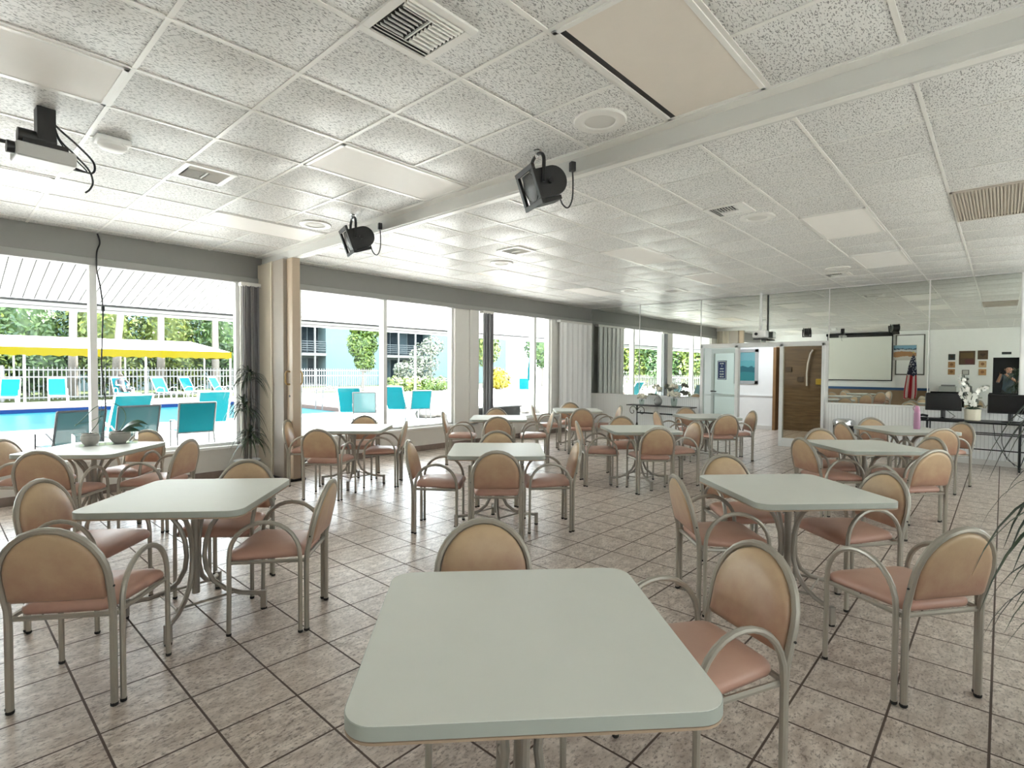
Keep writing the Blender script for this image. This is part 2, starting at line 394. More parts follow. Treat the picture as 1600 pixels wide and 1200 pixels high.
for a, b_ in ((XB, -1.9), (1.2, 1.5), (4.6, 4.9), (8.0, 8.3), (11.3, 15.2)): m.box(a, b_, YR-.12, YR, .5, 2.75)
struct(m.build('wall_right', WHITE, smooth=False))
FILL_GL = [glass('fill_window_glass', (q, q, q*.97), .12) for q in (.48, .48, .52, .58)]  # tint sets how much fill light each added window lets in
for i, (a, b_) in enumerate(FILL_WINR):  # frames and panes of the added, unseen windows
    f = MB(); y0, y1 = YR-.10, YR-.03
    f.box(a, a+.05, y0, y1, .5, 2.75); f.box(b_-.05, b_, y0, y1, .5, 2.75); f.box(a, b_, y0, y1, .5, .55); f.box(a, b_, y0, y1, 2.70, 2.75); f.box((a+b_)/2-.03, (a+b_)/2+.03, y0, y1, .5, 2.75)
    wo = struct(f.build('window_%d' % (i+5), FRAMEW, smooth=False))
    MB().box(a+.05, b_-.05, YR-.07, YR-.064, .55, 2.70).build('window_pane', FILL_GL[i], parent=wo, smooth=False)
struct(MB().box(-32, 60, -40, YR-.12, -.3, -.05).build('added_terrace', plain('bounce_concrete', (.82, .81, .78), .8), smooth=False))  # unseen ground added to bounce sunlight up to the ceiling
struct(MB().add([(-4, YR-.14, 2.95), (14, YR-.14, 2.95), (14, YR-2.2, 2.35), (-4, YR-2.2, 2.35), (-4, YR-.14, 3.0), (14, YR-.14, 3.0), (14, YR-2.2, 2.4), (-4, YR-2.2, 2.4)], [(0, 1, 2, 3), (7, 6, 5, 4), (0, 4, 5, 1), (2, 6, 7, 3), (1, 5, 6, 2), (0, 3, 7, 4)]).build('added_terrace_awning', WHITE, smooth=False))  # unseen awning added to cut the sky and favour light from below
# back wall, seen in the mirrors
bw = MB(); bw.box(XB-.12, XB, .27, YW+.24, 0, ZC+.1); bw.box(XB-.12, XB, YR, -.43, 0, ZC+.1); bw.box(XB-.12, XB, -.43, .27, 2.04, ZC+.1)
struct(bw.build('wall_back', WHITE, smooth=False))
struct(MB().box(XB, XB+.02, 2.08, YW, 0, .80).build('wainscot_back', plain('tan_panel', (.30, .20, .12), .5, var=.1), smooth=False))
struct(MB().box(XB, XB+.03, 2.05, YW, .80, .90).build('trim_4', plain('blue_rail', (.03, .09, .22), .5), smooth=False))
dr = MB(); dr.box(XB-.10, XB+.012, .27, .34, 0, 2.11); dr.box(XB-.10, XB+.012, -.50, -.43, 0, 2.11); dr.box(XB-.10, XB+.012, -.43, .27, 2.04, 2.11)
d2 = struct(dr.build('door_2', WHITE, smooth=False))
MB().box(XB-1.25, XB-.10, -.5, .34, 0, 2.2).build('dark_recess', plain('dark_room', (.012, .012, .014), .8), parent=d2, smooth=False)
# ------------------------------------------------------------------ hall behind the glass doors
struct(MB().box(14.7, 14.82, 4.30, 8.2, 0, 2.7).build('wall_hall', WHITE, smooth=False))
struct(MB().box(14.67, 14.7, 4.30, 8.2, .86, .90).build('trim_5', WHITE, smooth=False)); struct(MB().box(14.67, 14.7, 4.30, 8.2, 0, .10).build('baseboard_hall', OFFW, smooth=False))
WOODH = wood_mat('hall_wood', (.13, .085, .045), (.24, .165, .09), (1, 1, 9))
struct(MB().box(14.95, 15.1, 0, 4.34, 0, 2.7).build('wall_hall_wood', WOODH, smooth=False))
struct(MB().box(14.62, 14.95, 4.27, 4.34, 0, 2.12).build('trim_6', plain('oak_trim', (.24, .13, .05), .45, var=.2), smooth=False))
struct(MB().box(XM+.12, 15.2, 0, 8.2, 2.7, 2.8).build('ceiling_hall', WHITE, smooth=False))
struct(MB().box(XM+.12, 14.75, 7.9, 8.0, 0, 2.7).box(14.75, 14.82, 7.9, 8.0, 0, 2.7).build('wall_hall_left', WHITE, smooth=False))
struct(MB().box(XM+.12, 15.2, -.1, 0, 0, 2.7).build('wall_hall_end', WHITE, smooth=False))

# ------------------------------------------------------------------ glass entrance
d1 = bpy.data.objects.new('door_1', None); COL.objects.link(d1); d1.location = (XM, 0, 0); struct(d1)
f = MB(); x0, x1 = -.055, .06
f.box(x0, x1, DY0, DY0+.05, 0, DZ); f.box(x0, x1, DY1-.05, DY1, 0, DZ); f.box(x0, x1, DY0, DY1, DZ-.055, DZ+.03)
f.box(x0, x1, 4.15, 4.22, 0, DZ); f.box(x0, x1, 3.27, 3.335, 0, DZ)
f.box(x0, x1, DY0+.05, 3.27, 0, .17); f.box(x0, x1, 4.22, DY1-.05, 0, .12)
f.build('frame', FRAMEW, parent=d1, smooth=False, bevel=.004)
MB().box(-.006, .0, DY0+.05, 3.27, .17, DZ-.055).build('glass_pane', GLASSB, parent=d1, smooth=False)
MB().box(-.006, .0, 4.22, DY1-.05, .12, DZ-.055).build('glass_pane', GLASSD, parent=d1, smooth=False)
# leaf swung back into the hall behind the left light
LF = bpy.data.objects.new('door_leaf', None); COL.objects.link(LF); LF.parent = d1; LF.location = (.09, 4.17, 0); LF.rotation_euler = (0, 0, radians(-24))
f = MB(); Wd = .80
f.box(-.02, .02, 0, .075, .01, 2.0); f.box(-.02, .02, Wd-.075, Wd, .01, 2.0); f.box(-.02, .02, 0, Wd, 1.9, 2.0); f.box(-.02, .02, 0, Wd, .01, .17)
f.box(-.02, .02, .05, Wd-.05, .99, 1.01)
f.build('leaf_frame', FRAMEW, parent=LF, smooth=False, bevel=.003)
MB().box(-.004, .002, .075, Wd-.075, .17, 1.9).build('leaf_glass', GLASSD, parent=LF, smooth=False)
MB().tube([(-.02, Wd-.05, 1.05), (-.07, Wd-.05, 1.05), (-.07, Wd-.20, 1.05)], .014).build('leaf_handle', PFRAMEG, parent=LF)
sg = MB(); sg.box(-.030, -.022, .34, .60, 1.32, 1.74, 0)
sgl = MB(); sgl.box(-.033, -.030, .352, .588, 1.332, 1.345); sgl.box(-.033, -.030, .352, .588, 1.715, 1.728); sgl.box(-.033, -.030, .352, .362, 1.332, 1.728); sgl.box(-.033, -.030, .578, .588, 1.332, 1.728)
rnd = random.Random(4)
for z, ws in ((1.675, (.05, .05)), (1.625, (.03,)), (1.56, (.11,)), (1.50, (.05, .06)), (1.44, (.12,)), (1.385, (.06, .05))):
    y = .47+(sum(ws)+.012*(len(ws)-1))/2
    for w_ in ws:
        n = max(2, int(w_/.016))
        for q in range(n):
            sgl.box(-.033, -.030, y-w_/n*(q+.85), y-w_/n*(q+.1), z-.014, z+.014*rnd.choice((.6, 1)))
        y -= w_+.012
sgo = sg.build('leaf_sign', plain('sign_blue', (.012, .03, .19), .4), parent=LF, smooth=False); sgl.build('sign_lettering', WHITE, parent=LF, smooth=False)
for q in (1.80, 1.05, .3): MB().tube([(0, 4.19, q), (0, 4.19, q+.12)], .018).build('hinge', CHROME, parent=d1, loc=(.055, 0, 0))

hl = thing('hall_ceiling_light', 'added glowing fill panel on the unseen hall ceiling behind the glass doors', 'light', (13.3, 4.6, 2.70))  # added light source that brightens the hall
MB().box(-.62, .62, -.32, .32, -.05, 0).build('housing', FRAMEW, hl, smooth=False); MB().box(-.58, .58, -.28, .28, -.056, -.050).build('diffuser', plain('fill_glow', (.9, .9, .88), .5, emit=((.90, .97, 1), 7.0)), hl, smooth=False)
# picture and other things in the hall
def framed(name, label, cat, loc, w, h, t, axis, fm, paint, group=None, rimw=.03):
    """flat framed thing on a wall; axis +1 faces +X, -1 faces -X"""
    o = thing(name, label, cat, loc, 0, group)
    f = MB(); a = axis
    xs = sorted((0, a*t))
    f.box(*xs, -w/2, w/2, 0, rimw); f.box(*xs, -w/2, w/2, h-rimw, h); f.box(*xs, -w/2, -w/2+rimw, 0, h); f.box(*xs, w/2-rimw, w/2, 0, h)
    f.build('frame', fm, parent=o, smooth=False, bevel=.003)
    xs = sorted((0, a*t*.6))
    MB().box(*xs, -w/2+rimw, w/2-rimw, rimw, h-rimw).build('picture', paint, parent=o, smooth=False)
    return o
def seascape(name, bands):
    m, nt, p = newmat(name); k = NT(nt); tc = k.n('ShaderNodeTexCoord').outputs['Object']; s = k.n('ShaderNodeSeparateXYZ'); k.l(tc, s.inputs[0])
    z = k.math('ADD', s.outputs[2], k.math('MULTIPLY', k.math('SUBTRACT', k.noise(tc, 5, 4), .5), .22))
    c = bands[0][1]
    for zz, col in bands[1:]: c = k.mix(k.math('GREATER_THAN', z, zz), c, col)
    k.l(c, p.inputs['Base Color']); p.inputs['Roughness'].default_value = .35; return m
framed('framed_picture', 'grey framed teal seascape hanging on the white hall wall', 'picture', (14.7, 5.03, 1.17), .62, .92, .03, -1, plain('silver_frame', (.38, .39, .39), .4), seascape('teal_sea', [(0, (.03, .20, .22)), (.30, (.02, .12, .15)), (.46, (.10, .33, .36)), (.62, (.16, .36, .40))]), rimw=.085)
o = MB().tube([(14.90, 3.50, 2.05), (14.88, 3.55, 1.95), (14.87, 3.60, 1.7), (14.87, 3.62, 1.45), (14.90, 3.62, 1.15)], .022).build('pane_reflection', WHITE)  # white tube takes the shape of a reflection in the door glass
prop(o, 'slim curved white tube on the brown hall wall, modelling a reflection in the right pane', 'reflection')
o = MB().box(14.90, 14.95, 3.25, 3.43, 1.18, 1.33).build('wall_box', plain('yellow_box', (.55, .40, .03), .5), bevel=.02); prop(o, 'small yellow box on the brown hall wall at the door edge', 'box')
for i, (y, z, lab) in enumerate(((4.05, 1.50, 'small dark plaque on the brown hall wall, nearest the oak door trim'), (3.78, 1.25, 'small dark plaque low on the brown hall wall, left of the curved tube'), (3.20, 1.62, 'small dark plaque on the brown hall wall, right of the curved tube'))):
    prop(MB().box(14.92, 14.95, y-.07, y+.07, z, z+.12).build('plaque', wood_mat('dark_plaque', (.06, .04, .02), (.11, .07, .04)), bevel=.006), lab, 'plaque', 'plaques on the hall wall')

# ------------------------------------------------------------------ dining armchair
def make_chair():
    t = thing('dining_armchair', 'x', 'chair')
    def lean(z): return -.21-.09*max(0, z-.44)/.38
    pts = [(-.205, -.21, .012), (-.205, -.21, .20), (-.205, -.21, .40), (-.205, lean(.46), .46), (-.207, lean(.53), .53)]
    for i in range(0, 15):
        a = pi*i/14; z = .60+.222*sin(a); pts.append((-.208*cos(a), lean(z), z))
    pts += [(.207, lean(.53), .53), (.205, lean(.46), .46), (.205, -.21, .40), (.205, -.21, .20), (.205, -.21, .012)]
    bf = MB().tube(pts, .0150, 8).build('back_frame', TUBE, t)
    for s in (-1, 1):
        MB().lathe([(.013, 0), (.0165, .004), (.0165, .014), (.012, .018)], (s*.205, -.21, 0), 8).build('foot_cap', DARK, bf)
        MB().tube([(s*.220, lean(.55), .55), (s*.226, lean(.55), .55)], .005, 6).build('screw', BLACK, bf)
    for s in (-1, 1):
        pts = [(s*.228, -.182, .012), (s*.228, -.182, .22), (s*.228, -.182, .42)]
        for i in range(0, 15):
            a = pi*i/14; pts.append((s*(.238-.010*cos(a)), .010-.192*cos(a), .435+.205*sin(a)**.92))
        pts += [(s*.248, .202, .25), (s*.249, .205, .012)]
        ar = MB().tube(pts, .0128, 8).build('arm_hoop', TUBE, t)
        MB().lathe([(.011, 0), (.0145, .004), (.0145, .014), (.010, .018)], (s*.228, -.182, 0), 8).build('foot_cap', DARK, ar)
        MB().lathe([(.011, 0), (.0145, .004), (.0145, .014), (.010, .018)], (s*.249, .205, 0), 8).build('foot_cap', DARK, ar)
    sf = MB(); z = .412
    sf.tube([(-.205, -.20, z), (.205, -.20, z)], .012, 6); sf.tube([(-.245, .185, z), (.245, .185, z)], .012, 6)
    sf.tube([(-.212, -.20, z), (-.240, .19, z)], .012, 6); sf.tube([(.212, -.20, z), (.240, .19, z)], .012, 6)
    sf.build('seat_rail', TUBE, t)
    def outline(inset, z, q=1):
        P = []; r = .055-inset*.3
        yb, yf = -.195+inset, .238-inset; wb, wf = .190-inset, .236-inset
        for cx, cy, a0 in ((wf-r, yf-r, 0), (-wf+r, yf-r, pi/2), (-wb+r, yb+r, pi), (wb-r, yb+r, 1.5*pi)):
            for i in range(6): a = a0+pi/2*i/5; P.append((cx+r*cos(a), cy+r*sin(a), z-.012*max(0, (cy+r*sin(a)-.12)/.12)*q))
        return P
    MB().rings([outline(.02, .420), outline(.004, .424), outline(0, .438), outline(.002, .452), outline(.012, .465), outline(.035, .476), outline(.075, .485), outline(.13, .490)]).build('seat', VSEAT, t, angle=80)
    def dback(inset, off):
        P = []; r = .192-inset; zb = .492+inset; h = .208-inset
        pl = [(-r+.012, zb), (-r, zb+.012)]
        for i in range(17): a = pi-pi*i/16; pl.append((r*cos(a), .60+h*sin(a)))
        pl += [(r, zb+.012), (r-.012, zb)]
        for x, z in pl: P.append((x, lean(z)+off, z))
        return P
    MB().rings([dback(.03, -.020), dback(.010, -.018), dback(0, -.010), dback(0, .010), dback(.006, .020), dback(.022, .029), dback(.05, .035), dback(.09, .038)]).build('backrest', VBACK, t, angle=70)
    return t
# ------------------------------------------------------------------ square pedestal table
def make_table():
    t = thing('square_table', 'x', 'table')
    def sq(h, r, z):
        P = []
        for cx, cy, a0 in ((h-r, h-r, 0), (-h+r, h-r, pi/2), (-h+r, -h+r, pi), (h-r, -h+r, 1.5*pi)):
            for i in range(9): a = a0+pi/2*i/8; P.append((cx+r*cos(a), cy+r*sin(a), z))
        return P
    top = MB().rings([sq(.434, .075, .710), sq(.439, .078, .711), sq(.439, .078, .744), sq(.4385, .077, .745)]).build('tabletop', LAM, t, angle=50)
    MB().rings([sq(.438, .077, .7105), sq(.4405, .078, .7115), sq(.4405, .078, .743), sq(.438, .077, .7445)], cap0=False, cap1=False).build('edge_shade', LAMSHADE, top, angle=50)  # darker copy of the laminate, shade painted into the table rim
    MB().rings([sq(.41, .07, .700), sq(.4405, .078, .703), sq(.4405, .078, .709), sq(.43, .075, .7105)]).build('edge_band', LAMB, top, angle=50)
    MB().tube([(0, 0, .13), (0, 0, .695)], .022, 10).build('column', TBASE, t)
    MB().box(-.16, .16, -.16, .16, .688, .700).build('mounting_plate', TBASE, t, smooth=False)
    for q in range(4):
        a = pi/2*q+.10; d = Vector((cos(a), sin(a), 0)); n = Vector((-sin(a), cos(a), 0)); L = MB()
        for s in (-.019, .019):
            P = [d*.30+Vector((0, 0, .690)), d*.22+Vector((0, 0, .672)), d*.145+Vector((0, 0, .62)), d*.088+Vector((0, 0, .54)), d*.058+Vector((0, 0, .45)), d*.05+Vector((0, 0, .36)), d*.06+Vector((0, 0, .28)), d*.10+Vector((0, 0, .20)), d*.17+Vector((0, 0, .145)), d*.26+Vector((0, 0, .112)), d*.385+Vector((0, 0, .10))]
            if s > 0: P = [p+n*.0 for p in P]; L.tube(P, .0145, 8)
        c0 = d*.39
        L.obox((c0.x, c0.y, .066), d*.016, n*.016, (0, 0, .052))
        lg = L.build('leg', TBASE, t)
        MB().lathe([(.012, 0), (.02, .003), (.02, .010), (.008, .014)], (c0.x, c0.y, 0), 8).build('glide', DARK, lg)
    MB().tube([(.22, 0, .125), (0, .22, .125), (-.22, 0, .125), (0, -.22, .125)], .008, 6, closed=True).build('brace_ring', TBASE, t)
    return t
TB = {'T1': (1.20, 1.05, 47), 'T2': (1.10, 3.63, 47.5), 'T3': (1.07, 6.38, 45), 'T4': (3.77, 6.26, 43.5), 'T5': (3.71, 3.59, 43.7), 'T6': (6.2, 5.95, 42),
      'T7': (8.5, 6.07, 42), 'T8': (6.36, 3.53, 46.5), 'T9': (8.95, 3.71, 47), 'T10': (3.84, 1.03, 47), 'T11': (6.6, 1.05, 43), 'T12': (8.88, .96, 44)}
TL = {'T1': 'large empty pale grey square table filling the foreground', 'T2': 'empty pale grey square table at left, nearest the front left chairs',
      'T3': 'pale grey square table by the left window carrying two orchid pots', 'T4': 'pale grey square table beside the folding partition and the dracaena',
      'T5': 'pale grey square table in the centre, two chairs seen side-on beside it', 'T6': 'pale grey square table beside the white pier between the second and third windows',
      'T7': 'pale grey square table in the far corner by the white vertical blinds', 'T8': 'pale grey square table right of centre, one row before the glass door table',
      'T9': 'pale grey square table farthest back, in front of the open glass door', 'T10': 'empty pale grey square table at right, its chairs nearest the camera on that side',
      'T11': 'empty pale grey square table at right, middle of the row of three', 'T12': 'pale grey square table at right with the pink bottle on it'}
tab = make_table()
for i, (k_, (x, y, a)) in enumerate(TB.items()):
    t = tab if i == 0 else dup(tab)
    t.location = (x, y, 0); t.rotation_euler = (0, 0, radians(a)); t['label'] = TL[k_]; t['group'] = 'square dining tables'
CN = {'T1': 'foreground table', 'T2': 'front left table', 'T3': 'orchid table by the left window', 'T4': 'table beside the folding partition', 'T5': 'central table',
      'T6': 'table beside the white window pier', 'T7': 'corner table by the white blinds', 'T8': 'table just before the glass door table', 'T9': 'glass door table',
      'T10': 'front right table', 'T11': 'middle right-hand table', 'T12': 'pink bottle table'}
CS = {0: 'tan vinyl armchair facing the camera across the %s', 1: 'tan vinyl armchair at the left side of the %s', 2: 'tan vinyl armchair seen from behind at the %s', 3: 'tan vinyl armchair at the right side of the %s'}
CHX = {('T1', 0): 'tan vinyl armchair behind the foreground table, only its round backrest showing', ('T1', 3): 'tan vinyl armchair pulled up at the right edge of the foreground table',
       ('T2', 2): 'tan vinyl armchair in the left foreground corner, back to the camera', ('T2', 1): 'tan vinyl armchair at the left edge, just behind the corner foreground chair',
       ('T10', 2): 'tan vinyl armchair at far right foreground, pulled away from the front right table', ('T10', 3): 'tan vinyl armchair tucked in at the right corner of the front right table',
       ('T10', 0): 'tan vinyl armchair at the far left side of the front right table', ('T10', 1): 'tan vinyl armchair seen side-on at the near left of the front right table'}
CH = {('T1', 0): (1.52, 1.50, 232), ('T1', 3): (1.96, .83, 152), ('T2', 2): (.515, 3.192, 51.9), ('T2', 1): (.66, 4.08, 316), ('T2', 3): (1.450, 3.228, 136.7), ('T2', 0): (1.398, 3.926, 224.1),
      ('T3', 2): (.785, 5.984, 52.7), ('T3', 1): (.679, 6.746, 316.7), ('T3', 3): (1.484, 5.932, 132.8), ('T3', 0): (1.413, 6.696, 223.1), ('T4', 1): (3.414, 6.743, 315.1), ('T4', 2): (3.2, 5.861, 38.3),
      ('T4', 3): (4.047, 5.984, 136.7), ('T4', 0): (4.122, 6.656, 227.9), ('T5', 1): (3.299, 3.958, 310.8), ('T5', 2): (3.435, 3.327, 44.9), ('T5', 3): (4.055, 3.229, 136.3), ('T5', 0): (4.075, 3.938, 223.7),
      ('T6', 1): (5.83, 6.45, 311), ('T6', 2): (5.816, 5.597, 42.5), ('T6', 3): (6.70, 5.62, 133.3), ('T6', 0): (6.646, 6.427, 227.1), ('T7', 2): (8.078, 5.692, 41.9), ('T7', 0): (8.969, 6.531, 224.6),
      ('T7', 1): (8.116, 6.499, 311.9), ('T7', 3): (8.876, 5.666, 132.8), ('T8', 1): (6.054, 3.965, 312.2), ('T8', 2): (6.120, 3.234, 44.6), ('T8', 3): (6.800, 3.223, 144.4), ('T8', 0): (6.786, 3.977, 226.4),
      ('T9', 1): (8.531, 4.104, 316.8), ('T9', 2): (8.713, 3.412, 48.7), ('T9', 3): (9.365, 3.364, 133.1), ('T9', 0): (9.372, 4.152, 226.3), ('T10', 1): (3.495, 1.343, 313.1), ('T10', 0): (4.191, 1.443, 229.4),
      ('T10', 3): (4.20, .755, 140), ('T10', 2): (3.243, .345, 53.4), ('T11', 1): (6.284, 1.316, 318), ('T11', 0): (6.998, 1.41, 222.3), ('T11', 2): (6.184, .649, 51.6), ('T11', 3): (6.906, .731, 133.6),
      ('T12', 1): (8.484, 1.370, 314.3), ('T12', 0): (9.225, 1.251, 217.7), ('T12', 2): (8.578, 0.697, 36.5), ('T12', 3): (9.298, 0.585, 137.6)}
ch0 = make_chair()
for i, ((tn, k_), (x, y, a)) in enumerate(CH.items()):
    c = ch0 if i == 0 else dup(ch0)
    c.location = (x, y, 0); c.rotation_euler = (0, 0, radians(a-90))
    c['label'] = CHX.get((tn, k_), CS[k_] % CN[tn]); c['group'] = 'tan vinyl dining armchairs'

# ------------------------------------------------------------------ ceiling fixtures
def ceiling_light(x0, y0, label, aged=False, L=1.2192, W=.6096, skew=0):
    t = thing('ceiling_light', label, 'light', (x0+L/2, y0+W/2, ZC), 0, 'ceiling light panels'); f = MB(); w_ = .028; l2, w2 = L/2-.012, W/2-.012
    f.box(-l2, l2, -w2, -w2+w_, -.008, .004); f.box(-l2, l2, w2-w_, w2, -.008, .004); f.box(-l2, -l2+w_, -w2, w2, -.008, .004); f.box(l2-w_, l2, -w2, w2, -.008, .004)
    f.build('frame', GRID, t, smooth=False, bevel=.002)
    MB().box(-l2+w_-.002, l2-w_+.002, -w2+w_-.002, w2-w_+.002-skew, -.004, .002).build('diffuser', DIFFT if aged else DIFF, t, smooth=False)
    if skew:
        MB().box(-l2+w_, l2-w_, w2-w_-skew, w2-w_, -.0035, .003).build('gap', BLACK, t, smooth=False)
    return t
Yj = lambda j: 2.8265+.6096*j
xn0, xn2, xf4, xf8 = .7694-1.2192, .7694+1.2192, 3.665+4*.6096, 3.665+8*.6096
ceiling_light(xn0, Yj(1), 'white ceiling light panel at the left edge above the projector')
ceiling_light(xn2, Yj(1), 'white ceiling light panel between the two black spotlights, before the beam')
ceiling_light(xn2, Yj(-3), 'large beige ceiling light panel at the top, beside the round speaker', True, skew=.035)
ceiling_light(xn0, Yj(5), 'white ceiling light panel at the left edge below the projector')
ceiling_light(xn2, Yj(5), 'white ceiling light panel before the beam, nearest the windows')
ceiling_light(xn0, Yj(-3), 'ceiling light panel behind the camera, seen in the mirror')
ceiling_light(xf4, Yj(1), 'ceiling light panel just beyond the beam, middle row')
ceiling_light(xf4, Yj(-3), 'ceiling light panel beyond the beam, beside the round speaker at right')
ceiling_light(xf8, Yj(-3), 'ceiling light panel above the computer desk, near the mirrors')
ceiling_light(xf4, Yj(5), 'pinkish ceiling light panel beyond the beam, nearest the windows', True)
ceiling_light(xf8, Yj(1), 'ceiling light panel in front of the mirror over the doors')
ceiling_light(xf8, Yj(5), 'ceiling light panel in the far corner above the blinds')
gr = thing('air_grille', 'beige ribbed return air grille in the ceiling at the right edge', 'grille', (xf4+.6096, Yj(-5)+.3048, ZC)); f = MB()
for q in range(24): f.box(-.58, .58, -.28+q*.0235, -.268+q*.0235, -.012, .002)
f.build('louvers', plain('beige_grille', (.52, .47, .40), .5), gr, smooth=False)
f = MB(); f.box(-.6, .6, -.30, -.28, -.014, .002); f.box(-.6, .6, .28, .30, -.014, .002); f.box(-.6, -.58, -.3, .3, -.014, .002); f.box(.58, .6, -.3, .3, -.014, .002); f.box(-.58, .58, -.28, .28, -.002, .001)
f.build('frame', plain('beige_frame', (.48, .43, .37), .5), gr, smooth=False)
def vent(x, y, label, s=.19):
    t = thing('ceiling_vent', label, 'vent', (x, y, ZC), 0, 'square ceiling air vents'); f = MB(); a = s*.78
    f.box(-s, s, -s, -a, -.010, .003); f.box(-s, s, a, s, -.010, .003); f.box(-s, -a, -a, a, -.010, .003); f.box(a, s, -a, a, -.010, .003)
    f.build('frame', GRID, t, smooth=False, bevel=.002)
    MB().box(-a, a, -a, a, -.002, .003).build('duct_opening', plain('duct_dark', (.045, .045, .042), .6), t, smooth=False)
    l = MB()
    def slat(p, q, tilt, out):
        p, q = Vector(p), Vector(q); m = (p+q)/2; d = (q-p)/2; o_ = Vector(out)
        l.obox(m, d, o_*.5*(.014)+Vector((0, 0, -.010*tilt)), (o_.y*.0, 0, .0012))
    for q in range(7):
        y0 = -a*.55+q*a*1.1/6
        l.obox((-a*.52, y0, -.008), (a*.40, 0, 0), (0, .0045, .0095), (0, -.001, .0005)); l.obox((a*.52, y0, -.008), (a*.40, 0, 0), (0, .0065, -.008), (0, .001, .001))
    for q in range(3):
        for sgn in (-1, 1): l.obox((0, sgn*(a*.68+q*a*.14), -.008), (a*.97, 0, 0), (0, .007, .007*sgn), (0, -.001*sgn, .001))
    l.box(-.004, .004, -a*.6, a*.6, -.014, -.004)
    l.build('louvers', GRID, t, smooth=False); return t
vent(1.565, 2.04, 'large square ceiling vent at the top centre, nearest the camera', .20)
vent(1.56, 4.845, 'square ceiling vent right of the smoke detector, at left', .19)
vent(5.36, 2.02, 'square ceiling vent beyond the beam, beside the round speaker at right'); vent(5.32, 4.80, 'square ceiling vent beyond the beam, towards the windows')
vent(10.03, 4.83, 'square ceiling vent near the mirrors, left of the projector pole'); vent(10.05, 2.03, 'square ceiling vent near the mirrors, right of the projector pole')
def speaker(x, y, label):
    t = thing('ceiling_speaker', label, 'speaker', (x, y, ZC), 0, 'round ceiling speakers')
    MB().lathe([(.165, .003), (.168, -.004), (.160, -.012), (.150, -.010), (.125, -.008), (.112, -.012), (.105, -.016), (.098, -.012), (.094, .003)], n=36).build('trim_ring', GRID, t)
    MB().lathe([(.097, .003), (.097, -.006), (.06, -.010), (.012, -.011)], n=30).build('grille', plain('speaker_grille', (.68, .67, .64), .5, bump=.6, bscale=300), t)
speaker(2.91, 1.92, 'round white ceiling speaker below the beige light panel'); speaker(2.91, 5.60, 'round white ceiling speaker before the beam near the windows')
speaker(5.80, 1.90, 'round white ceiling speaker beyond the beam at right'); speaker(5.79, 5.52, 'round white ceiling speaker beyond the beam near the windows')
speaker(9.43, 5.50, 'round white ceiling speaker in the far left of the ceiling'); speaker(9.43, 1.90, 'round white ceiling speaker in front of the screen reflection')
sd = thing('smoke_detector', 'white boxy smoke detector on the ceiling beside the projector', 'detector', (.90, 4.60, ZC))
MB().box(-.10, .10, -.075, .075, -.035, .002).build('base', WHITE, sd, smooth=False, bevel=.012, seg=3)
MB().lathe([(.085, -.03), (.085, -.055), (.065, -.075), (.02, -.08)], n=24).build('sensor_dome', WHITE, sd)
def spotlight(x, y, label, rz):
    t = thing('stage_spotlight', label, 'spotlight', (x, y, ZC), radians(rz), 'black stage spotlights on the beam')
    # local +x is the beam direction
    yk = [(0, -.108, -.25), (0, -.108, -.10)]
    for i in range(1, 9): a = pi*i/9; yk.append((0, -.108*cos(a), -.10+.075*sin(a)))
    yk += [(0, .108, -.10), (0, .108, -.25)]
    MB().tube(yk, .013, 8).build('yoke', BLACK, t)
    MB().lathe([(.012, -.05), (.018, -.03), (.018, .0), (.03, .003)], n=12).build('clamp_bolt', CHROME, t)
    hd = Matrix.Rotation(radians(20), 4, 'Y')
    def place(mb): mb.v = [tuple(hd @ Vector(v)+Vector((0, 0, -.255))) for v in mb.v]; return mb
    bd = MB(); n = 22; P = []
    for X in (-.12, .07):
        ring = []
        for i in range(n): a = 2*pi*i/n; ring.append((X, .0, 0))
        P.append(ring)
    # drum with its axis across the beam, flat front
    prof = [(-.10+.105*cos(a), .105*sin(a)) for a in [radians(90+180*i/14) for i in range(15)]]
    outline = [(x_+.0, z_) for x_, z_ in prof]+[(.05, -.105), (.05, .105)]
    bd.rings([[(x_*1, -.092, z_) for x_, z_ in outline], [(x_*1, .092, z_) for x_, z_ in outline]])
    place(bd).build('housing', BLACK, t, smooth=True, bevel=.006)
    fr = MB(); fr.box(.05, .075, -.14, .14, -.14, -.105); fr.box(.05, .075, -.14, .14, .105, .14); fr.box(.05, .075, -.14, -.105, -.105, .105); fr.box(.05, .075, .105, .14, -.105, .105)
    place(fr).build('front_frame', BLACK, t, smooth=False, bevel=.004)
    ln = MB().lathe([(.10, 0), (.10, .02), (.095, .022), (.06, .034), (.0, .04)], n=24); ln.v = [(.035+z_, x_, y_) for x_, y_, z_ in ln.v]
    place(ln).build('lens', plain('fresnel_lens', (.06, .058, .055), .2, bump=.8, bscale=90), t)
    tr_ = MB(); tr_.box(-.14, .04, -.06, .06, -.135, -.105); place(tr_).build('lamp_tray', BLACK, t, smooth=False, bevel=.003)
    kn = MB().tube([(-.06, .095, 0), (-.06, .118, 0)], .02, 10); place(kn).build('knob', BLKM, t)
    MB().tube(smooth([(-.17, 0, -.25), (-.20, .01, -.35), (-.24, .03, -.385), (-.27, .04, -.32), (-.275, .04, -.20), (-.27, .04, -.11)]), .006, 6).build('power_cable', PFRAMEG, t)
    MB().box(-.29, -.25, .02, .06, -.12, -.05).build('plug', BLACK, t, smooth=False, bevel=.005)
    return t
spotlight(3.01, 2.52, 'black stage spotlight hung at the beam, nearer of the two', 156); spotlight(3.0, 4.98, 'black stage spotlight hung at the beam, farther one near the partition', 163)
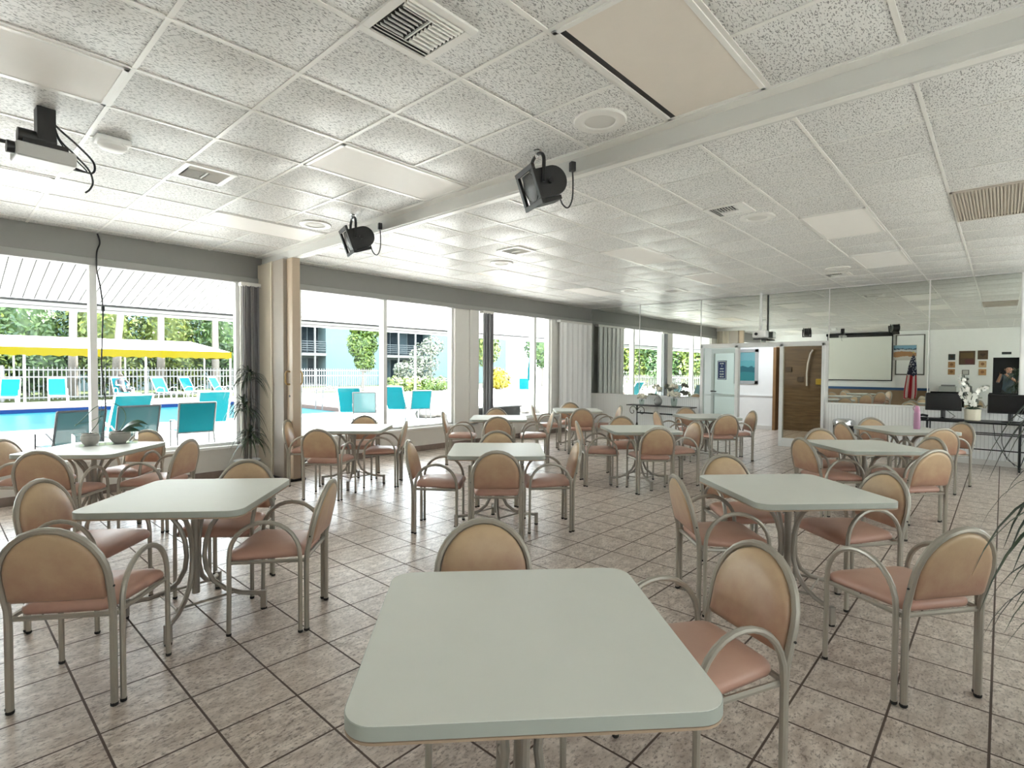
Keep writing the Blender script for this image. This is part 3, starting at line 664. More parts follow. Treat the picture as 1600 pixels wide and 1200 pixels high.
# ceiling projector, left
pj = thing('ceiling_projector', 'white ceiling projector on a black mount with hanging cables, at left', 'projector', (.52, 4.39, ZC), radians(183))
MB().box(-.045, .045, -.05, .05, -.20, .002).build('drop_post', BLACK, pj, smooth=False, bevel=.004)
f = MB(); f.box(-.10, .11, -.07, .07, -.25, -.215); f.tube([(-.05, 0, -.19), (.13, 0, -.19)], .045, 12); f.tube([(.13, -.08, -.225), (.22, -.08, -.225)], .012, 6); f.tube([(-.09, .06, -.235), (-.09, .06, -.255)], .01, 6)
f.build('mount', BLACK, pj, bevel=.003)
MB().box(-.135, .15, -.10, .10, -.335, -.25).build('body', plain('projector_shell', (.50, .50, .49), .4), pj, smooth=False, bevel=.012, seg=3)
MB().tube([(.14, .05, -.288), (.185, .05, -.288)], .036, 16).build('lens', BLACK, pj)
MB().box(-.02, .08, -.102, -.097, -.32, -.30).build('vent_slot', PFRAMEG, pj, smooth=False)
f = MB(); f.tube(smooth([(-.03, -.05, .0), (-.06, -.05, -.06), (-.17, -.03, -.16), (-.24, 0, -.25), (-.23, 0, -.32), (-.13, .0, -.31)]), .0065, 6)
f.tube(smooth([(-.03, .02, -.03), (-.06, .03, -.16), (-.14, .03, -.24), (-.21, .02, -.31), (-.23, .02, -.38), (-.215, .02, -.43), (-.19, .02, -.46)]), .0055, 6)
f.tube(smooth([(-.05, 0, -.02), (-.05, 0, -.12), (-.09, .0, -.2), (-.15, .02, -.27), (-.20, .02, -.325), (-.13, .02, -.33)]), .004, 6)
f.build('cable', BLACK, pj)
pp = thing('pole_projector', 'small white projector on a white ceiling pole above the glass doors', 'projector', (11.45, 3.65, ZC), 0)
MB().tube([(0, 0, .002), (0, 0, -.76)], .024, 10).build('pole', FRAMEW, pp); MB().box(-.10, .10, -.13, .13, -.90, -.76).build('body', WHITE, pp, smooth=False, bevel=.015)
MB().tube([(-.10, .05, -.83), (-.12, .05, -.83)], .03, 12).build('lens', BLACK, pp); MB().box(-.10, .08, -.11, .11, -.94, -.92).build('under_tray', PFRAMEG, pp, smooth=False)

# ------------------------------------------------------------------ blinds, cable, partition
def blind(label, x0, x1, y, n, m, ang, z0=.44, wid=.089):
    t = thing('vertical_blind', label, 'blind', ((x0+x1)/2, y, 0)); L = (x1-x0)/2; h = MB().box(-L-.02, L+.02, -.02, .078, 2.655, 2.706); h.build('headrail', GRID, t, smooth=False)
    for i in range(n):
        X = -L+(i+.5)*2*L/n; a = ang+.42*sin(i*2.3); d = Vector((cos(a), sin(a), 0))*wid/2; nn = Vector((-sin(a), cos(a), 0))
        s = MB(); ring = [(-1, 0), (-.5, .10), (0, .14), (.5, .10), (1, 0)]
        A = [Vector((X, 0, 0))+d*u+nn*v*.05 for u, v in ring]; B = [p+nn*.003 for p in A]
        poly = A+B[::-1]; s.rings([[(p.x, p.y, z0) for p in poly], [(p.x, p.y, 2.66) for p in poly]])
        s.build('slat', m, t, angle=30)
blind('grey vertical blind drawn back beside the dracaena at the first window', 2.98, 3.21, YW-.11, 7, SLATG, 1.1)
blind('dark grey vertical blind drawn back at the left of the third window', 7.66, 7.93, YW-.11, 7, SLATG, 1.2)
blind('white vertical blind covering the wall in the far window corner', 10.22, 11.52, YW-.11, 17, SLATW, -.12)
o = MB().tube(smooth([(1.39, YW-.015, 3.085), (1.41, YW-.02, 2.98), (1.375, YW-.05, 2.86), (1.37, YW-.055, 2.70), (1.385, YW-.01, 2.62), (1.42, YW+.03, 2.45), (1.44, YW+.03, 2.2), (1.43, YW+.03, 1.9), (1.42, YW+.03, 1.5), (1.45, YW+.02, 1.1), (1.43, YW, .8), (1.40, YW, .45)]), .008, 6).build('hanging_cord', BLACK)
prop(o, 'thin black cord hanging down beside the first window post', 'cord')
o = MB().box(1.425, 1.455, YW+.01, YW+.05, 2.18, 2.24).build('cord_switch', BLACK, o, bevel=.006)
ap = thing('folding_partition', 'folded beige accordion partition standing at the beam by the windows', 'partition', (3.34, 7.45, 0)); f = MB()
zz = []; n = 8
for i in range(n+1): zz.append((-.07 if i % 2 else -.115, .44-.44*i/n))
zz2 = [(-x, y) for x, y in reversed(zz)]; poly = zz+zz2
f.rings([[(x, y, .03) for x, y in poly], [(x, y, 2.98) for x, y in poly]]); f.build('pleats', ACC, ap, angle=20)
MB().box(-.10, .10, -.33, 0, .03, 2.98).build('folded_panel', ACCD, ap, smooth=False, bevel=.006)
po = MB().box(-.055, .055, -.50, -.33, .03, 2.98).build('lead_post', ACCP, ap, smooth=False, bevel=.01)
MB().box(-.125, -.085, -.012, .012, .03, 2.98).build('edge_strip', plain('cream_strip', (.68, .62, .52), .4), ap, smooth=False, bevel=.004)
for s in (-1, 1):
    MB().tube([(s*.055, -.42, 1.30), (s*.10, -.42, 1.30), (s*.115, -.42, 1.33), (s*.115, -.42, 1.44), (s*.10, -.42, 1.47), (s*.055, -.42, 1.47)], .012, 8).build('handle', plain('brass', (.40, .27, .12), .35, metal=.6), po)
MB().tube([(-.057, -.42, 1.14), (-.066, -.42, 1.14)], .014, 10).build('lock', BLACK, po)
MB().box(-.12, .12, -.50, .44, 0, .03).build('bottom_sweep', DARK, ap, smooth=False)

# ------------------------------------------------------------------ small furniture and plants
def puff(mb, c, r, mi=0, n=7):
    mb.lathe([(.02*r, -r), (.7*r, -.7*r), (r, 0), (.7*r, .7*r), (.02*r, r)], c, n, mi)
def console():
    t = thing('console_table', 'black wrought iron console table with scrolled legs under the mirror', 'console table', (11.40, 5.80, 0))
    MB().box(-.16, .16, -.80, .80, .685, .705).build('tabletop', BLKM, t, smooth=False, bevel=.004)
    for s in (-1, 1):
        f = MB(); yc = s*.60
        f.tube([(0, yc, .685), (0, yc, .30), (0, yc, .22)], .012, 6)
        for q in (-1, 1):
            P = []
            for i in range(22):
                a = i/21*2.35*pi; r = .105*(1-i/27); P.append((0, yc+q*(.12-r*cos(a)+.0), .56+r*sin(a)*1.15-.02*i/21))
            f.tube([(0, yc+q*.012, .68)]+P, .008, 6)
            f.tube([(0, yc, .30), (0, yc+q*.03, .18), (0, yc+q*.09, .07), (0, yc+q*.15, .01)], .010, 6)
        f.tube([(-.12, yc, .01), (-.06, yc, .12), (0, yc, .22), (.06, yc, .12), (.12, yc, .01)], .010, 6)
        f.build('leg', BLKM, t)
    MB().box(-.008, .008, -.60, .60, .50, .53).build('stretcher', BLKM, t, smooth=False)
console()
def vase(label, y, vprof, vm, sprays, seed):
    t = thing('flower_vase', label, 'vase', (11.40, y, .705)); r = random.Random(seed)
    MB().lathe(vprof, n=20).build('vase', vm, t)
    st = MB(); fl = MB(); lf = MB(); z0 = vprof[-1][1]
    for cx, cy, cz, rr, n in sprays:
        st.tube([(0, 0, z0*.6), (cx*.4, cy*.4, z0+(cz-z0)*.5), (cx, cy, cz)], .004, 5)
        for i in range(n):
            a, b = r.uniform(0, 2*pi), r.uniform(-.5, 1.3); q = rr*r.uniform(.5, 1)
            puff(fl, (cx+q*cos(a)*cos(b), cy+q*sin(a)*cos(b), cz+q*sin(b)*.8), r.uniform(.018, .030), 0, 6)
        for i in range(8):
            a = r.uniform(0, 2*pi); d = Vector((cos(a), sin(a), 0)); P = [Vector((cx, cy, cz-rr*.4))+d*rr*1.15*u+Vector((0, 0, -.02*u*u)) for u in (0, .5, 1)]
            lf.blade(P, .020, (-sin(a), cos(a), 0))
    st.build('stem', LEAFD, t); fl.build('blossoms', CREAM, t); lf.build('leaves', LEAFD, t)
GLV = glass('vase_glass', (.75, .82, .80), .14); STONE = plain('grey_stone_glaze', (.34, .34, .33), .45, var=.12, vscale=25)
vase('small clear vase of cream flowers at the left end of the console table', 6.28, [(.045, 0), (.05, .01), (.055, .06), (.06, .10), (.055, .12)], GLV, [(0, .07, .19, .06, 16), (0, -.08, .18, .06, 16), (.03, 0, .21, .06, 14)], 1)
vase('round grey vase with a tall cream flower spray, middle of the console table', 5.86, [(.04, 0), (.07, .02), (.095, .08), (.095, .12), (.06, .18), (.032, .22), (.035, .24)], STONE, [(0, .05, .42, .08, 26), (0, -.04, .36, .07, 18)], 2)
vase('clear vase with two tiers of cream flowers at the console right end', 5.47, [(.05, 0), (.055, .01), (.07, .08), (.075, .16), (.07, .18)], GLV, [(0, .06, .27, .09, 30), (0, -.06, .25, .09, 30), (0, .01, .44, .09, 28)], 3)
# computer desk with two monitors
dk = thing('computer_desk', 'long narrow black desk with metal legs against the mirror wall', 'desk', (11.30, -.05, 0))
MB().box(-.30, .30, -1.0, 1.03, .715, .74).build('desktop', BLKM, dk, smooth=False, bevel=.004)
for y in (.95, -.16, -.95):
    f = MB(); f.tube([(-.24, y, .715), (-.24, y, .02)], .016, 8); f.tube([(.25, y, .715), (.25, y, .02)], .010, 8); f.tube([(-.34, y, .03), (.27, y, .03)], .014, 6)
    f.build('leg', BLKM, dk)
f = MB(); f.tube([(-.20, -.95, .57), (-.20, .95, .57)], .009, 6); f.tube([(-.20, -.95, .545), (-.20, .95, .545)], .009, 6); f.tube([(-.20, -.95, .31), (-.20, .95, .31)], .010, 6)
f.build('crossbar', BLKM, dk)
f = MB()
f.tube([(.20, .15, .70), (.18, .12, .45), (.19, .0, .2), (.15, -.12, .05)], .005, 5); f.tube([(.22, .05, .70), (.20, .04, .4), (.15, -.02, .15), (.05, -.2, .02)], .005, 5); f.build('desk_cable', BLACK, dk)
def monitor(label, x, y, w, h, zb, rz):
    t = thing('computer_monitor', label, 'monitor', (x, y, .74), rz, 'computer monitors')
    MB().box(-.012, .018, -w/2, w/2, zb, zb+h).build('screen_case', BLACK, t, smooth=False, bevel=.008)
    MB().box(-.0135, -.012, -w/2+.014, w/2-.014, zb+.022, zb+h-.014).build('screen', plain('screen_glass', (.008, .008, .009), .18), t, smooth=False)
    MB().tube([(.02, 0, .01), (.03, 0, zb+.08)], .032, 10).build('stand_neck', BLACK, t)
    MB().lathe([(.11, 0), (.115, .008), (.10, .016), (.02, .022)], n=24).build('stand_base', BLACK, t)
    MB().tube([(.03, -.02, zb+.03), (.06, -.10, zb-.04), (.07, -.16, .05), (.05, -.10, .006)], .005, 5).build('cable', BLACK, t)
    return t
m1 = monitor('black computer monitor left of the white orchid pot on the desk', 11.30, .715, .47, .29, .14, radians(6)); monitor('black computer monitor right of the white orchid pot, at the image edge', 11.30, -.10, .54, .30, .13, radians(-2))
MB().lathe([(.028, 0), (.03, .012), (.02, .02)], (-.075, .01, .02), 12).build('webcam_base', CHROME, m1)
kb = MB().box(-.075, .075, -.22, .22, 0, .022).build('keyboard', BLACK, None, (11.09, .66, .74), (0, 0, .05), False, bevel=.005); prop(kb, 'black computer keyboard lying on the desk in front of the left monitor', 'keyboard')
ph = thing('desk_phone', 'small black handset on the left end of the desk', 'phone', (11.12, .95, .74)); MB().box(-.06, .06, -.05, .05, 0, .03).build('base', BLACK, ph, smooth=False, bevel=.008)
MB().tube([(-.03, .07, .05), (0, .02, .065), (.02, -.05, .05)], .02, 8).build('handset', BLACK, ph)
def orchid(name, label, loc, potprof, pm, spikes, leaves, seed, flowers=True):
    t = thing(name, label, 'potted plant', loc); r = random.Random(seed)
    MB().lathe(potprof, n=28).build('pot', pm, t)
    z0 = potprof[-1][1]-.01; lf = MB()
    MB().lathe([(potprof[-1][0]*.96, z0-.006), (potprof[-1][0]*.5, z0+.012), (.005, z0+.02)], n=18).build('soil', plain('bark_mix', (.05, .035, .028), .9, var=.5, vscale=40), t)
    for a, L, hgt, w_ in leaves:
        d = Vector((cos(a), sin(a), 0)); lf.blade([Vector((0, 0, z0))+d*L*u+Vector((0, 0, hgt*u*(1.6-u*1.2))) for u in (0, .2, .4, .6, .8, 1)], w_, (-sin(a), cos(a), .75), fold=.25)
    lf.build('leaves', LEAFO, t); st = MB(); fl = MB()
    for P, r_ in spikes:
        st.tube(smooth(P), r_, 6)
        if flowers:
            V = [Vector(p) for p in P]
            for i in range(2, len(V)):
                for q in range(5):
                    c = V[i-1].lerp(V[i], q/5)+Vector((r.uniform(-.03, .03), r.uniform(-.035, .035), r.uniform(-.02, .02))); nrm = Vector((-1, r.uniform(-.5, .5), r.uniform(-.3, .3))).normalized(); u_ = nrm.orthogonal().normalized(); v_ = nrm.cross(u_)
                    for k_ in range(5):
                        a = 2*pi*k_/5; e = u_*cos(a)+v_*sin(a); s_ = u_*cos(a+1.3)+v_*sin(a+1.3)
                        fl.add([c, c+e*.018+s_*.014+nrm*.004, c+e*.034+nrm*.002, c+e*.018-s_*.014+nrm*.004], [(0, 1, 2, 3)])
            fl.build('flower_spray', PETAL, t); fl = MB()
    st.build('flower_stem', LEAFO, t)
    return t
orchid('potted_orchid', 'white flowering orchid in a cream pot between the two monitors', (11.26, .345, .74), [(.085, 0), (.10, .01), (.105, .17), (.10, .185), (.095, .18)], plain('cream_pot', (.66, .61, .49), .5),
       [([(0, 0, .17), (0, .05, .36), (-.02, .10, .50), (-.03, .14, .60), (-.03, .15, .72)], .005), ([(0, 0, .17), (-.02, -.01, .32), (-.03, -.03, .42), (-.03, -.10, .50), (-.04, -.18, .53)], .005), ([(0, 0, .17), (-.03, .06, .28), (-.04, .12, .40), (-.04, .14, .52)], .005), ([(0, 0, .17), (-.03, .0, .25), (-.05, .02, .33), (-.05, .0, .42)], .005)],
       [(i*1.05, .11, .05, .022) for i in range(6)], 5)
GREYPOT = plain('grey_ribbed_pot', (.42, .39, .36), .6, var=.2, vscale=30)
orchid('bare_orchid_pot', 'round grey pot with bare orchid stems, left one on the window table', (1.08, 6.60, .750), [(.045, 0), (.065, .02), (.078, .055), (.074, .09), (.062, .112), (.06, .107)], GREYPOT,
       [([(0, 0, .12), (.06, -.02, .22), (.10, .02, .40), (.14, .06, .60), (.15, .08, .85)], .003), ([(0, 0, .12), (.10, -.03, .28), (.0, .05, .22), (-.10, .10, .20)], .003)], [(4.0, .06, .02, .02)], 6, False)
orchid('leafy_orchid_pot', 'oval grey pot with thick green leaves and arching stem on the window table', (1.32, 6.60, .750), [(.05, 0), (.075, .02), (.095, .06), (.092, .10), (.085, .115), (.083, .11)], GREYPOT,
       [([(0, 0, .12), (.05, .0, .24), (.03, .02, .34), (-.06, .06, .40), (-.18, .10, .36), (-.28, .12, .24), (-.34, .12, .18)], .004)], [(-.75, .27, .20, .042), (-1.0, .24, .05, .042), (-.3, .20, .12, .036), (-.6, .2, .16, .036)], 7, False)
ty = thing('clear_tray', 'clear plastic tray holding the two orchid pots on the window table', 'tray', (1.20, 6.59, .745), radians(-3)); f = MB()
f.box(-.25, .25, -.13, .13, 0, .004); f.box(-.25, .25, -.13, -.127, .004, .11); f.box(-.25, .25, .127, .13, .004, .11); f.box(-.25, -.247, -.13, .13, .004, .11); f.box(.247, .25, -.13, .13, .004, .11)
f.build('tray_walls', glass('clear_plastic', (.97, .98, .98), .15), ty, smooth=False)
f = MB(); f.tube([(-.25, -.13, .11), (.25, -.13, .11), (.25, .13, .11), (-.25, .13, .11)], .003, 5, closed=True); f.build('tray_rim', glass('clear_rim', (.75, .8, .8), .3), ty)
o = thing('water_bottle', 'tall pink plastic water bottle standing on the right rear table', 'bottle', (8.98, .84, .745))
MB().lathe([(.034, 0), (.038, .008), (.038, .205), (.035, .215), (.031, .225)], n=20).build('body', plain('pink_plastic', (.40, .20, .31), .35), o)
MB().lathe([(.032, .22), (.034, .23), (.034, .262), (.026, .275), (.022, .30), (.012, .31)], n=20).build('cap', plain('pink_cap', (.50, .24, .38), .35), o)
MB().tube([(0, .034, .25), (0, .045, .28), (0, .03, .31), (0, 0, .312)], .005, 6).build('loop', plain('pink_loop', (.5, .24, .38), .35), o)
o = thing('waste_bin', 'black round waste bin with a chrome rim against the beadboard', 'bin', (11.42, 2.15, 0))
MB().lathe([(.15, 0), (.155, .01), (.17, .52)], n=28).build('body', BLKM, o); MB().lathe([(.168, .52), (.178, .53), (.178, .59), (.165, .625), (.12, .64), (.10, .63)], n=28).build('rim', CHROME, o)
o = MB().box(-.012, .012, -.07, .07, -.15, .15).build('wall_plaque', wood_mat('walnut_plaque', (.09, .05, .03), (.16, .09, .05)), None, (XM-.013, -.36, 1.85), None, False, bevel=.004); prop(o, 'small dark wooden plaque on the wall right of the last mirror', 'plaque')

def dracaena(name, label, loc, tiers, potprof, pm, seed, L=.34, w=.014, n=60, trunkx=(0, 0), droop=.75):
    t = thing(name, label, 'potted plant', loc); r = random.Random(seed); MB().lathe(potprof, n=24).build('pot', pm, t); z0 = potprof[-1][1]
    MB().lathe([(potprof[-1][0]*.97, z0-.02), (.01, z0-.012)], n=18).build('soil', plain('potting_soil', (.03, .022, .018), .9), t)
    tk = MB(); lf = MB()
    for i, (tx, ty_, tz) in enumerate(tiers):
        b0 = Vector((.04*cos(i*2.1), .04*sin(i*2.1), z0-.03)); e = Vector((tx, ty_, tz)); tk.tube([b0, b0.lerp(e, .5)+Vector((.01, .012, 0)), e], [.018, .016, .013], 7)
        for q in range(n):
            a = q*2.399+r.uniform(-.2, .2); el = r.uniform(-.1, 1.45); d = Vector((cos(a), sin(a), 0)); ll = L*r.uniform(.7, 1.1); base = e+Vector((0, 0, r.uniform(-.10, .05)))
            P = []
            for k_ in range(8):
                u = k_/7; P.append(base+d*ll*(cos(el)*u+.25*u*(1-u))*(1-.10*u)+Vector((0, 0, ll*(sin(el)*u*.8-droop*u**2.1*(.55+.65*cos(el))))))
            lf.blade(P, w*r.uniform(.8, 1.15), (-sin(a), cos(a), 0), fold=.3)
    tk.build('trunk', BARK, t); lf.build('leaves', LEAFD, t); return t
dracaena('potted_dracaena', 'dark green three tiered dracaena in a pot beside the folding partition', (2.88, 7.42, 0), [(.04, .0, .62), (-.03, .02, 1.02), (.02, -.02, 1.42)], [(.11, 0), (.13, .01), (.155, .25), (.165, .29), (.15, .285)], plain('grey_pot', (.30, .29, .27), .6), 11, L=.34, w=.013, n=56)
dracaena('tall_dracaena', 'tall dark dracaena at the right image edge, its long leaves arching into view', (2.80, -.30, 0), [(.0, .0, 1.52), (.05, .02, 1.12), (-.04, .0, .80)], [(.11, 0), (.13, .01), (.155, .30), (.165, .34), (.15, .33)], plain('brown_pot', (.12, .08, .06), .6), 13, L=.42, w=.014, n=74, droop=.8)

# ------------------------------------------------------------------ things on the back wall, seen in the mirrors
o = thing('projection_screen', 'white pull-down projection screen with black border, reflected in the mirror', 'screen', (XB+.10, 4.32, 1.15)); f = MB()
f.box(0, .012, -1.13, -1.09, 0, 1.82); f.box(0, .012, 1.09, 1.13, 0, 1.82); f.box(0, .012, -1.13, 1.13, 0, .04); f.box(0, .012, -1.13, 1.13, 1.76, 1.82); f.build('border', BLACK, o, smooth=False)
MB().box(.002, .009, -1.09, 1.09, .04, 1.76).build('screen_fabric', plain('screen_white', (.74, .75, .70), .6), o, smooth=False); MB().box(-.10, .05, -1.17, 1.17, 1.82, 1.92).build('roller_case', BLACK, o, smooth=False, bevel=.01)
o = thing('whiteboard', 'framed whiteboard on the back wall, reflected beside the projection screen', 'whiteboard', (XB, 2.66, 1.39)); f = MB(); gm = plain('board_frame', (.14, .14, .12), .5)
f.box(0, .03, -.46, -.42, 0, 1.56); f.box(0, .03, .42, .46, 0, 1.56); f.box(0, .03, -.46, .46, 0, .05); f.box(0, .03, -.46, .46, 1.53, 1.56); f.build('frame', gm, o, smooth=False)
MB().box(0, .015, -.42, .42, .05, 1.53).build('board', WHITE, o, smooth=False)
framed('beach_picture', 'blue and orange beach picture on the whiteboard, reflected beside the screen', 'picture', (XB+.032, 2.82, 1.97), .74, .58, .02, 1, plain('pale_frame', (.5, .5, .48), .5), seascape('beach', [(0, (.62, .60, .55)), (.14, (.42, .22, .10)), (.32, (.55, .58, .60)), (.40, (.03, .07, .11)), (.44, (.20, .38, .52))]), rimw=.012)
fl = thing('flag_on_pole', 'draped flag with red and white stripes on a pole, reflected in mirror', 'flag', (XB+.35, 2.52, 0)); MB().lathe([(.16, 0), (.16, .02), (.03, .05), (.02, .06)], n=20).build('pole_base', plain('gilt', (.45, .33, .12), .3, metal=.7), fl)
MB().tube([(0, 0, .05), (0, 0, 2.22)], .013, 8).build('pole', wood_mat('pole_wood', (.16, .09, .04), (.25, .15, .07)), fl); mb = MB(); puff(mb, (0, 0, 2.25), .04, 0, 10); mb.build('finial', plain('gilt2', (.6, .45, .18), .3, metal=.7), fl)
mb = MB(); N = 26; zs = [2.12, 1.95, 1.75, 1.55, 1.38, 1.15, .9, .7, .52]; rs = [.03, .07, .095, .11, .125, .14, .155, .16, .15]
V = []
for zi, (z, r_) in enumerate(zip(zs, rs)):
    for k_ in range(N):
        a = 2*pi*k_/N; rr = r_*(1+.32*(1 if k_ % 2 else -1)); V.append((rr*cos(a)*.7, rr*sin(a)+.05*(2.12-z), z+.03*sin(a*3)))
for zi in range(len(zs)-1):
    for k_ in range(N):
        k2 = (k_+1) % N; mb.add([V[zi*N+k_], V[zi*N+k2], V[(zi+1)*N+k2], V[(zi+1)*N+k_]], [(0, 1, 2, 3)], 0 if zi < 4 else 1+(k_//2) % 2)
def starry():
    m, nt, p = newmat('flag_canton'); k = NT(nt); tc = k.n('ShaderNodeTexCoord').outputs['Object']; vo = k.n('ShaderNodeTexVoronoi'); vo.inputs['Scale'].default_value = 16; k.l(tc, vo.inputs['Vector'])
    k.l(k.mix(k.math('LESS_THAN', vo.outputs['Distance'], .30), (.012, .016, .045), (.65, .65, .65)), p.inputs['Base Color']); return m
mb.build('flag_cloth', [starry(), plain('flag_red', (.40, .02, .03), .6), plain('flag_white', (.66, .60, .58), .6)], fl, smooth=False)
pm1 = wood_mat('plaque_oak', (.38, .20, .08), (.52, .30, .13)); pm2 = wood_mat('plaque_walnut', (.07, .04, .022), (.13, .075, .04)); pdk = plain('plaque_slate', (.035, .045, .045), .5)
def plaque(label, y, z, w_, h, m, inner, im):
    o = thing('wall_plaque', label, 'plaque', (XB, y, z), 0, 'award plaques on the back wall'); MB().box(0, .022, -w_/2, w_/2, 0, h).build('board', m, o, smooth=False, bevel=.006)
    if inner == 'round': mb = MB().lathe([(.05, 0), (.05, .003), (.045, .004)], n=20); mb.v = [(.022+z_, x_, h/2+y_+.01) for x_, y_, z_ in mb.v]; mb.build('plate', im, o)
    elif inner == 'heart':
        pts = [(.075*(16*sin(a)**3)/16, .075*(13*cos(a)-5*cos(2*a)-2*cos(3*a)-cos(4*a))/16+h/2) for a in ell(28)]
        MB().rings([[(.022, x_, y_) for x_, y_ in pts], [(.026, x_, y_) for x_, y_ in pts]]).build('plate', im, o, smooth=False)
    elif inner == 'panel': MB().box(.022, .026, -w_*.42, w_*.12, h*.05, h*.40).build('plate', im, o, smooth=False); MB().box(.022, .026, -w_*.4, w_*.4, h*.48, h*.85).build('plate', plain('bronze_plate', (.17, .11, .05), .35, metal=.4), o, smooth=False)
dkp = plain('dark_plate', (.05, .03, .02), .4, metal=.3); orp = plain('copper_plate', (.26, .12, .05), .4, metal=.3)
plaque('small slate plaque, top of the left column of award plaques in the mirror', 1.41, 1.96, .20, .22, pdk, 'round', dkp); plaque('small oak plaque, middle of the left column of award plaques', 1.41, 1.68, .20, .22, pm1, 'round', orp); plaque('small oak plaque, bottom of the left column of award plaques', 1.41, 1.42, .20, .21, pm1, 'round', orp)
plaque('large walnut award plaque in the centre of the mirrored plaque group', .98, 1.79, .45, .50, pm2, 'panel', plain('maroon_plate', (.10, .03, .03), .4)); plaque('walnut plaque with a dark heart, top of the right plaque column', .55, 1.98, .28, .32, pm2, 'heart', dkp)
plaque('small pale oak plaque, middle of the right column of award plaques', .55, 1.69, .21, .23, wood_mat('pale_oak', (.48, .32, .17), (.60, .42, .24)), 'round', orp); plaque('small oak plaque, bottom of the right column of award plaques', .55, 1.41, .21, .22, pm1, 'round', orp)
framed('small_frame', 'tiny framed note on the back wall below the large walnut plaque', 'picture', (XB, 1.01, 1.42), .20, .18, .02, 1, gm, plain('note_paper', (.6, .6, .56), .6), rimw=.02)
o = MB().box(XB, XB+.02, -.20, .05, 2.15, 2.235).build('door_sign', pdk, smooth=False, bevel=.004); prop(o, 'small dark name plate above the dark doorway, reflected at right', 'sign')
o = thing('water_cooler', 'pale grey box-shaped cooler against the back wall, reflected above the left monitor', 'cooler', (XB+.22, 1.48, 0)); MB().box(-.18, .18, -.26, .26, 0, 1.0).build('cabinet', plain('cooler_grey', (.42, .43, .41), .5), o, smooth=False, bevel=.03); MB().box(-.16, .16, -.20, .20, 1.0, 1.05).build('lid', plain('cooler_lid', (.22, .22, .22), .5), o, smooth=False, bevel=.02)

# ------------------------------------------------------------------ outside: awning, deck, pool
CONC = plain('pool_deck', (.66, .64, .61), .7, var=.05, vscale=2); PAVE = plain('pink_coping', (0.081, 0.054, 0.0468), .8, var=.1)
PX0, PX1, PY0, PY1 = -9, 10.8, 17.2, 26.0
d = MB(); z0, z1 = -.3, -.02
d.box(-32, 60, YW+.24, PY0-.4, z0, z1); d.box(-32, PX0-.4, PY0-.4, PY1+.4, z0, z1); d.box(PX1+.4, 60, PY0-.4, PY1+.4, z0, z1); d.box(-32, 60, PY1+.4, 31.3, z0, z1)
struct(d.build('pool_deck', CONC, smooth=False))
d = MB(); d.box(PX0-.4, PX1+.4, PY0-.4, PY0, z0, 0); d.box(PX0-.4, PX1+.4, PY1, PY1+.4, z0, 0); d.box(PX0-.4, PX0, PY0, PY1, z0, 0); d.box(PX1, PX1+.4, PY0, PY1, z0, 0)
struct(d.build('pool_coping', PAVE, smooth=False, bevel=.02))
d = MB(); d.box(PX0, PX1, PY0, PY0+.02, -.3, -.02); d.box(PX0, PX1, PY1-.02, PY1, -.3, -.02); struct(d.build('pool_edge_tile', plain('pool_tile', (0.0051, 0.0204, 0.0765), .5, spec=.05), smooth=False))
d = MB(); d.box(PX0, PX1, PY0, PY1, -.32, -.16).build('pool_water', water_mat(), smooth=False); bpy.data.objects['pool_water']['kind'] = 'stuff'
prop(bpy.data.objects['pool_water'], 'clear turquoise water filling the swimming pool', 'water')
d = MB().box(-60, 90, 31.3, 75, -.3, -.02).build('lawn', leaf_mat('lawn', (.05, .09, .02), (.16, .19, .05), q=.55), smooth=False); prop(d, 'sunlit green lawn beyond the white fence', 'grass', kind='stuff')
AW = bpy.data.objects.new('awning', None); COL.objects.link(AW); AW.location = (0, YW+.255, 2.95); prop(AW, 'white corrugated metal awning over the deck outside the windows', 'awning')
m = MB(); ya, za, yb, zb = 0, .0, 2.05, -.46; xs = []; x = -8.0; top = []
pr = [(0, 0), (.05, .0), (.065, .02), (.105, .02), (.12, 0)]
X = -9.0
while X < 24:
    for dx, dz in pr[:-1]: top.append((X+dx, dz))
    X += .125
m.add([(x_, ya, za+z_) for x_, z_ in top]+[(x_, yb, zb+z_) for x_, z_ in top], [(i, i+1, len(top)+i+1, len(top)+i) for i in range(len(top)-1)])
AWM = plain('awning_white', (.74, .74, .74), .4); m.build('corrugated_sheet', AWM, AW, smooth=False)
AWSHADE = plain('awning_shade', (.085, .085, .085), .8, spec=.02); m = MB(); X = -9.0+.06  # dark strips paint the shade lines along the ribs
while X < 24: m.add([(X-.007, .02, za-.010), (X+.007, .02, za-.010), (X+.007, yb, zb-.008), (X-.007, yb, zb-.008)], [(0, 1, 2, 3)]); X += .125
m.build('rib_shade_strip', AWSHADE, AW, smooth=False)
MB().box(-9, 24, 2.0, 2.028, -.505, -.475).build('eave_shade_strip', AWSHADE, AW, smooth=False); MB().box(-9, 24, 2.022, 2.029, -.565, -.558).build('beam_shade_line', AWSHADE, AW, smooth=False)  # same dark colour drawn as shade lines at eave and beam
MB().box(-9, 24, 2.03, 2.13, -.60, -.50).build('eave_beam', AWM, AW, smooth=False); MB().box(-9, 24, 2.09, 2.15, -.52, -.42).build('gutter', plain('gutter_white', (.7, .7, .7), .4), AW, smooth=False)
for x in (-5, 11.35, 17): MB().box(x-.045, x+.045, 2.03, 2.12, -2.97, -.60).build('post', AWM, AW, smooth=False)
def post(name, label, cat, x, y, h, r, m=FRAMEW, head=None):
    t = thing(name, label, cat, (x, y, -.02)); MB().tube([(0, 0, 0), (0, 0, h)], r, 8).build('pole', m, t)
    if head: MB().box(-head, head, -.08, .08, h, h+.09).build('lamp_head', m, t, smooth=False)
    return t
FENCE = plain('fence_paint', (.16, .16, .16), .6, spec=.1)
